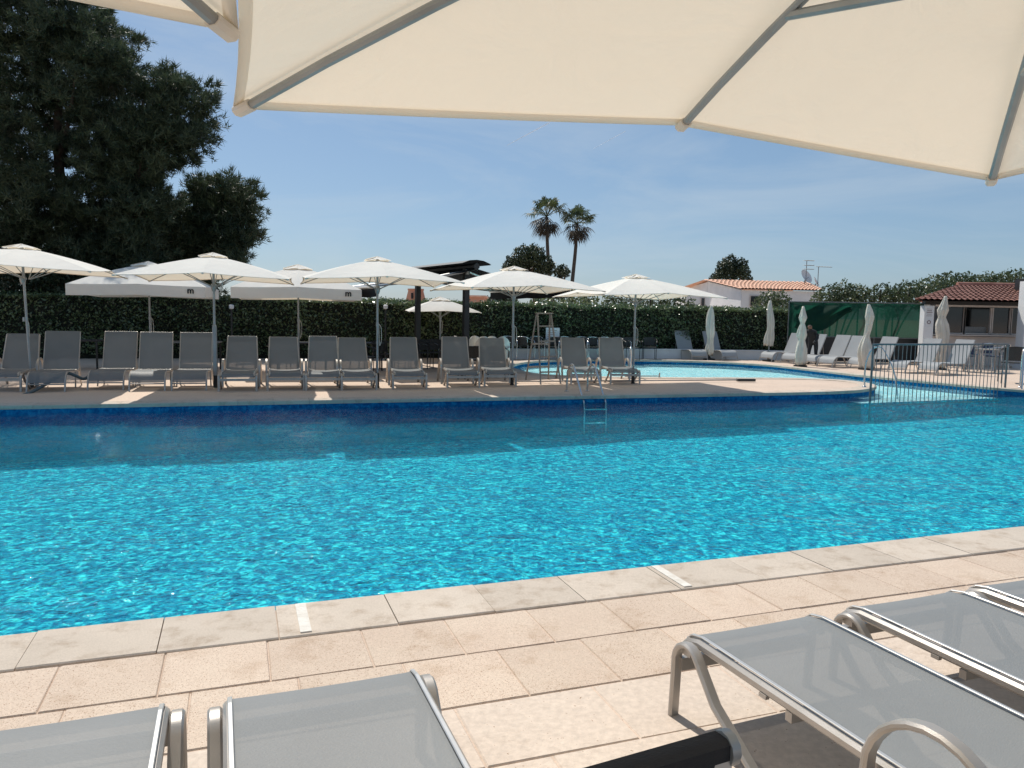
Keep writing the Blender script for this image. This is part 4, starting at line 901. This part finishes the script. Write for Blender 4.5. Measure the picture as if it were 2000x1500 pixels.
def tree(label, spec, y, trunk_px, per=120, blades=13, length=.24, width=.030, mat='pine', dy=1.0, trunk_r=.16, limbs=7, cat='tree', name='pine_tree', group=None, leaf=None):
    lobes = px_lobes(spec, y, dy); b_ = at(trunk_px, 680, y); t = thing(name, label, cat, (b_.x, b_.y, 0), 0, group)
    C, D = lobe_points(lobes, per, (.5, 1.25) if leaf is None else (.72, 1.0))
    if leaf is None: C, D = cluster(C, D, 14, .40)
    V = needles(C, D, blades, length, width, .35) if leaf is None else leaves(C, D, leaf)
    V = V - np.array([b_.x, b_.y, 0]); link('crown', np_mesh('crown', V, 3 if leaf is None else 4), M[mat], t)
    top = max(l[0][2] for l in lobes); mx_ = sum(l[0][0] for l in lobes) / len(lobes) - b_.x
    sp = [Vector((0, 0, 0)), Vector((mx_ * .15 + .1, .1, top * .3)), Vector((mx_ * .5 - .1, 0, top * .65)), Vector((mx_ * .8, 0, top * .95))]
    P = smooth_path(sp, 6); MB().tube(P, trunk_r, 9, scale=[1.15 - .9 * i / (len(P) - 1) for i in range(len(P))]).build('trunk', M['bark'], t, smooth=True)
    for c, r in sorted(lobes, key=lambda l: -l[1])[:limbs]:
        e = Vector(c) - Vector((b_.x, b_.y, 0)); k = min(len(P) - 1, max(2, int(len(P) * max(.25, (e.z - .25 * abs(e.x)) / top * .8)))); s_ = P[min(k, len(P) - 2)]
        m_ = s_.lerp(e, .5) + Vector((0, 0, -.12 * (e - s_).length)); Q = smooth_path([s_, m_, e], 5)
        MB().tube(Q, trunk_r * .42, 6, scale=[1 - .75 * i / (len(Q) - 1) for i in range(len(Q))]).build('limb', M['bark'], t, smooth=True)
    return t
tree('huge dark pine filling the left edge, its top behind the parasol overhead',
     [(20, 10, 120), (110, 40, 95), (40, 150, 130), (150, 130, 90), (190, 95, 62), (235, 85, 40), (245, 140, 38), (60, 300, 130), (190, 230, 85), (215, 180, 60), (120, 400, 120), (30, 450, 120), (225, 330, 70), (205, 420, 75), (255, 290, 55), (-90, 200, 130), (-60, 380, 120), (260, 440, 55), (90, 500, 95), (170, 490, 85), (20, 540, 80), (240, 510, 60)],
     25.5, 120, per=32, dy=1.4, trunk_r=.24, limbs=10, group='pines on the left')
tree('dark pine with a rounded head leaning out right of the huge pine',
     [(335, 195, 62), (365, 225, 50), (305, 230, 58), (385, 260, 30), (285, 275, 58), (340, 270, 50), (255, 320, 55), (310, 310, 36), (330, 165, 32), (240, 380, 60), (300, 390, 40), (262, 425, 48), (225, 470, 55), (275, 485, 48), (250, 530, 50)],
     24.5, 230, per=42, dy=.7, trunk_r=.17, group='pines on the left')
tree('lower round pine standing right of the two bigger pines',
     [(440, 395, 52), (475, 405, 38), (410, 380, 42), (430, 440, 58), (475, 445, 36), (385, 420, 50), (360, 470, 62), (420, 490, 55), (470, 500, 30), (310, 470, 55), (340, 520, 50), (250, 500, 65), (445, 360, 25), (460, 470, 38), (290, 430, 55), (300, 520, 55), (400, 530, 40), (350, 440, 45)],
     27, 370, per=42, dy=.8, trunk_r=.16, group='pines on the left')
# dark undergrowth below the pines
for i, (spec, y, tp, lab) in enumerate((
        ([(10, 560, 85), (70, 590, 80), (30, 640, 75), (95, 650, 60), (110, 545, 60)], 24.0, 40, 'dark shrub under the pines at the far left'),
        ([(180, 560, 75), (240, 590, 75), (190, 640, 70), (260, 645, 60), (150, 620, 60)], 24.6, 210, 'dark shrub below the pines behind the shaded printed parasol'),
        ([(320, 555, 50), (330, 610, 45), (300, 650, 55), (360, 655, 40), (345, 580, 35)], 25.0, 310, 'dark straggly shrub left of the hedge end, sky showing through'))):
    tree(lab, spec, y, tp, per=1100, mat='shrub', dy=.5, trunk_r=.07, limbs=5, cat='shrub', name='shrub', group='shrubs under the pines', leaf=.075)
def bush(label, spec, y, mat='oleander', per=1300, leaf=.085, group='bushes beyond the hedge', name='bush', cat='bush'):
    lobes = px_lobes(spec, y, .6); tp = spec[0][0]; b_ = at(tp, 640, y); t = thing(name, label, cat, (b_.x, b_.y, 0), 0, group)
    C, D = lobe_points(lobes, per); C = C[C[:, 2] > .05]; D = D[:len(C)]
    link('foliage', np_mesh('foliage', leaves(C, D, leaf) - np.array([b_.x, b_.y, 0]), 4), M[mat], t)
    for c, r in lobes[:5]:
        e = Vector(c) - Vector((b_.x, b_.y, 0)); MB().tube(smooth_path([(e.x * .3, 0, 0), (e.x * .6, .05, e.z * .5), (e.x, e.y, e.z + r * .4)], 4), .04, 5).build('stem', M['bark'], t, smooth=True)
    return t
bush('broad bush just above the hedge left of the white house', [(1270, 590, 30), (1310, 592, 26), (1230, 592, 26), (1340, 598, 18), (1195, 590, 20)], 35, 'oleander')
bush('low dark bush above the hedge under the fourth parasol', [(1080, 590, 22), (1120, 588, 24), (1150, 592, 20), (1050, 595, 16)], 34, 'hedge')
bush('rounded bush in front of the white house wall', [(1500, 588, 22), (1520, 592, 24), (1485, 598, 18), (1530, 605, 22)], 36, 'oleander')
bush('bush right of the white house, above the green windscreen', [(1620, 578, 22), (1645, 572, 24), (1670, 578, 24), (1600, 588, 18), (1690, 580, 20), (1650, 590, 30)], 38, 'oleander')
bush('long bush between the white house and the bar roof', [(1720, 576, 24), (1755, 578, 24), (1780, 572, 26), (1800, 580, 26), (1740, 592, 30)], 38, 'oleander')
bush('tall bush behind the left slope of the bar roof', [(1815, 566, 28), (1850, 560, 28), (1880, 556, 26), (1840, 580, 36), (1900, 570, 34)], 39, 'oleander')
bush('tall bush behind the bar ridge at the right edge', [(1925, 556, 24), (1955, 553, 24), (1985, 550, 26), (1940, 575, 36), (2010, 560, 34)], 39, 'oleander')
def umbrella_pine(label, spec, y, tp): return tree(label, spec, y, tp, per=1500, mat='pine_far', dy=1.0, trunk_r=.22, limbs=8, group='pines far beyond the hedge', leaf=.11)
umbrella_pine('dark umbrella pine behind the left palm trunk', [(1000, 515, 16), (1020, 498, 18), (1045, 500, 20), (1065, 515, 18), (1035, 515, 24), (1010, 525, 20), (1075, 525, 12), (1040, 488, 10), (990, 530, 14), (1025, 535, 18), (1055, 530, 16)], 60, 1045)
umbrella_pine('small round pine between the two palm trunks', [(1097, 528, 11), (1090, 533, 9), (1105, 532, 9), (1098, 537, 9)], 62, 1098)
umbrella_pine('dark pine rising behind the roof of the white house', [(1425, 515, 17), (1415, 525, 16), (1445, 520, 16), (1455, 530, 11), (1410, 540, 16), (1435, 538, 20), (1395, 545, 10), (1460, 545, 10)], 66, 1432)
umbrella_pine('dark pine seen below the awning left of the fourth parasol pole', [(965, 590, 16), (985, 585, 16), (950, 595, 12), (1000, 592, 12)], 50, 970)
# fan palms
def fan_palm(label, px, ptop, y, r, lean):
    top = at(px, ptop, y); h = top.z; t = thing('palm_tree', label, 'palm tree', (top.x, y, 0), 0, 'fan palms beyond the hedge')
    P = smooth_path([(lean, 0, 0), (lean * .7, .05, h * .4), (lean * .2, 0, h * .75), (0, 0, h)], 6)
    MB().tube(P, .165, 9, scale=[1.25 - .45 * i / (len(P) - 1) for i in range(len(P))]).build('trunk', M['bark_palm'], t, smooth=True)
    g = random.Random(px)
    def frond(el, az, L_, fan, blades, mat, nm):
        d = Vector((math.cos(el) * math.cos(az), math.cos(el) * math.sin(az), math.sin(el))); base = Vector((0, 0, h + .1)); tip = base + d * L_
        sd = Vector((-math.sin(az), math.cos(az), 0)); up = d.cross(sd); mb = MB()
        mb.tube([base, base.lerp(tip, .5) + Vector((0, 0, .05)), tip], .022, 4)
        for k in range(blades):
            a_ = R(-105 + 210 * k / (blades - 1)) + g.uniform(-.05, .05); v = d * math.cos(a_) + sd * math.sin(a_); l = fan * (1 - .25 * abs(a_) / 1.9) * g.uniform(.85, 1.1)
            w_ = sd * math.cos(a_) - d * math.sin(a_); m_ = tip + v * l * .6; e = tip + v * l + Vector((0, 0, -.35 * fan * g.uniform(.5, 1.3)))
            q = w_ * .055; mb.add([tip, m_ - q, e, m_ + q], [(0, 1, 2, 3)])
        mb.build(nm, M[mat], t)
    for k in range(22): frond(R(g.uniform(5, 85)), g.uniform(0, 6.28), r * g.uniform(.55, .8), r * .62, 15, 'palm', 'frond')
    for k in range(18): frond(R(g.uniform(-75, -10)), g.uniform(0, 6.28), r * g.uniform(.45, .7), r * .6, 12, 'palm_dead', 'dead_frond')
fan_palm('taller of the two fan palms, on the left', 1068, 425, 70, 1.75, .55); fan_palm('shorter of the two fan palms, on the right', 1127, 440, 70, 1.6, -.5)
# clipped hedge with a low white wall before it
hl = [Vector((-17, 21.9, 0)), Vector((-8.6, 24.6, 0)), Vector((.3, 27.6, 0)), Vector((6.0, 29.6, 0)), Vector((10.9, 30.0, 0))]
t = thing('hedge', 'long dark clipped hedge behind the whole terrace', 'hedge', (0, 0, 0))
core = MB(); Cs, Ds = [], []
for a, c in zip(hl, hl[1:]):
    l = (c - a).length; u_ = (c - a) / l; n_ = Vector((u_.y, -u_.x, 0)); hgt = 1.93
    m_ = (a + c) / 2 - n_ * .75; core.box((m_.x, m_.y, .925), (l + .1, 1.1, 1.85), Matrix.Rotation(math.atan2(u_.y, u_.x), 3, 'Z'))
    k = int(l * hgt * 520); s_ = nr.uniform(0, l, k); z = nr.uniform(.12, hgt, k); off = -.06 + .10 * np.sin(s_ * 2.1 + z * 3) * np.sin(z * 4 + s_ * .7) + nr.uniform(-.16, .08, k)
    Cs.append(np.stack([a.x + u_.x * s_ + n_.x * off, a.y + u_.y * s_ + n_.y * off, z], 1)); Ds.append(np.tile([n_.x * .8, n_.y * .8, .5], (k, 1)))
    k = int(l * 1.4 * 620); s_ = nr.uniform(0, l, k); dpt = nr.uniform(-1.4, .06, k); z = hgt - .06 + .07 * np.sin(s_ * 1.7) * np.sin(s_ * .9 + dpt * 3) + np.abs(nr.normal(0, .055, k))
    Cs.append(np.stack([a.x + u_.x * s_ + n_.x * dpt, a.y + u_.y * s_ + n_.y * dpt, z], 1)); Ds.append(np.tile([0, 0, 1.0], (k, 1)))
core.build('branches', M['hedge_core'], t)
link('foliage', np_mesh('foliage', leaves(np.concatenate(Cs), np.concatenate(Ds), .052, .48, face=.45), 4), M['hedge'], t)
t = thing('low_wall', 'low white rendered wall along the foot of the hedge', 'wall')
a, c = Vector((-2.4, 26.25, 0)), Vector((5.9, 29.1, 0)); e = Vector((10.6, 29.45, 0))
for p, q in ((a, c), (c, e)):
    u_ = (q - p).normalized(); MB().box(((p.x + q.x) / 2, (p.y + q.y) / 2, .16), ((q - p).length + .05, .16, .32), Matrix.Rotation(math.atan2(u_.y, u_.x), 3, 'Z')).build('wall_run', M['white_paint'], t)
    MB().box(((p.x + q.x) / 2, (p.y + q.y) / 2, .34), ((q - p).length + .05, .22, .04), Matrix.Rotation(math.atan2(u_.y, u_.x), 3, 'Z')).build('wall_cap', M['white_paint'], t)
# thin black lamp/fence posts against the hedge
for i, (px, y, lab) in enumerate(((452, 23.6, 'thin black post against the hedge, left of the sunlit printed parasol'), (753, 24.8, 'thin black post against the hedge, just right of the middle parasol pole'))):
    p = at(px, 600, y); t = thing('lamp_post', lab, 'post', (p.x, y, 0), 0, 'thin black posts')
    MB().tube([(0, 0, 0), (0, 0, p.z - .05)], .028, 8).build('pole', M['black'], t, smooth=True)
    MB().lathe([(.03, p.z - .06), (.07, p.z - .04), (.075, p.z + .06), (.03, p.z + .08)], 12).build('lamp_head', M['sign_white'], t, smooth=True)
# ================================================================== PERSON bent over behind the right loungers
t0_ = at(1587, 690, 26.6)
J = {'pelvis': (0, .04, .86), 'waist': (.0, -.02, 1.02), 'chest': (-.03, -.16, 1.20), 'neck': (-.05, -.27, 1.32), 'head': (-.06, -.33, 1.42), 'crown': (-.06, -.36, 1.50),
     'shL': (-.20, -.20, 1.24), 'elL': (-.24, -.34, 1.02), 'wrL': (-.16, -.46, .86), 'haL': (-.13, -.50, .79), 'shR': (.15, -.17, 1.23), 'elR': (.22, -.30, 1.00), 'wrR': (.15, -.44, .88), 'haR': (.13, -.48, .81),
     'hiL': (-.10, .04, .84), 'knL': (-.12, -.05, .46), 'anL': (-.12, .03, .08), 'toL': (-.13, -.12, .035), 'hiR': (.10, .04, .84), 'knR': (.12, -.03, .46), 'anR': (.13, .05, .08), 'toR': (.14, -.10, .035)}
RAD = {'pelvis': .15, 'waist': .13, 'chest': .15, 'neck': .06, 'head': .088, 'crown': .075, 'shL': .075, 'shR': .075, 'elL': .05, 'elR': .05, 'wrL': .034, 'wrR': .034, 'haL': .036, 'haR': .036,
       'hiL': .10, 'hiR': .10, 'knL': .062, 'knR': .062, 'anL': .042, 'anR': .042, 'toL': .035, 'toR': .035}
Ed = [('pelvis', 'waist'), ('waist', 'chest'), ('chest', 'neck'), ('neck', 'head'), ('head', 'crown'), ('chest', 'shL'), ('shL', 'elL'), ('elL', 'wrL'), ('wrL', 'haL'), ('chest', 'shR'), ('shR', 'elR'), ('elR', 'wrR'), ('wrR', 'haR'),
      ('pelvis', 'hiL'), ('hiL', 'knL'), ('knL', 'anL'), ('anL', 'toL'), ('pelvis', 'hiR'), ('hiR', 'knR'), ('knR', 'anR'), ('anR', 'toR')]
kk = list(J); me = bpy.data.meshes.new('person'); me.from_pydata([J[k] for k in kk], [(kk.index(a), kk.index(b_)) for a, b_ in Ed], [])
m_, N_, L_, b_ = new_mat('clothed figure'); b_.inputs['Roughness'].default_value = .8
tc = N_.new('ShaderNodeTexCoord'); sx = N_.new('ShaderNodeSeparateXYZ'); L_.new(tc.outputs['Object'], sx.inputs[0])
rp = N_.new('ShaderNodeValToRGB'); rp.color_ramp.interpolation = 'CONSTANT'; e_ = rp.color_ramp.elements
e_[0].position, e_[0].color = 0, (.03, .025, .02, 1); e_[1].position, e_[1].color = .06, (.015, .015, .018, 1)
for pos, cc in ((.865, (.22, .12, .08)), (.935, (.02, .014, .01))): x = e_.new(pos); x.color = (*cc, 1)
dv = N_.new('ShaderNodeMath'); dv.operation = 'DIVIDE'; dv.inputs[1].default_value = 1.56; L_.new(sx.outputs['Z'], dv.inputs[0]); L_.new(dv.outputs[0], rp.inputs['Fac']); L_.new(rp.outputs['Color'], b_.inputs['Base Color'])
o = link('person', me, m_); tag(o, 'person in dark clothes stooping behind the curled loungers before the green screen', 'person'); o.location = (t0_.x, 26.6, 0); o.rotation_euler = (0, 0, R(-35)); o.scale = (.95, .95, .92)
sk = o.modifiers.new('skin', 'SKIN')
for i, k in enumerate(kk): me.skin_vertices[0].data[i].radius = (RAD[k], RAD[k]); me.skin_vertices[0].data[i].use_root = (k == 'pelvis')
sk.use_smooth_shade = True; sb = o.modifiers.new('sub', 'SUBSURF'); sb.levels = 2; sb.render_levels = 2
# ================================================================== VAPOUR TRAILS
for (x0, y0, x1, y1), lab in (((990, 284, 1074, 239), 'bright short vapour trail just under the big parasol edge'), ((1158, 291, 1222, 256), 'faint short vapour trail right of the bright one')):
    a, c = at(x0, y0, 12000), at(x1, y1, 12000); r_ = 10 if x0 < 1000 else 5.0
    tag(MB().tube([a, a.lerp(c, .5), c], r_, 6, scale=[.35, .8, 1.0]).build('vapour_trail', M['vapour'], smooth=True), lab, 'vapour trail', 'vapour trails')
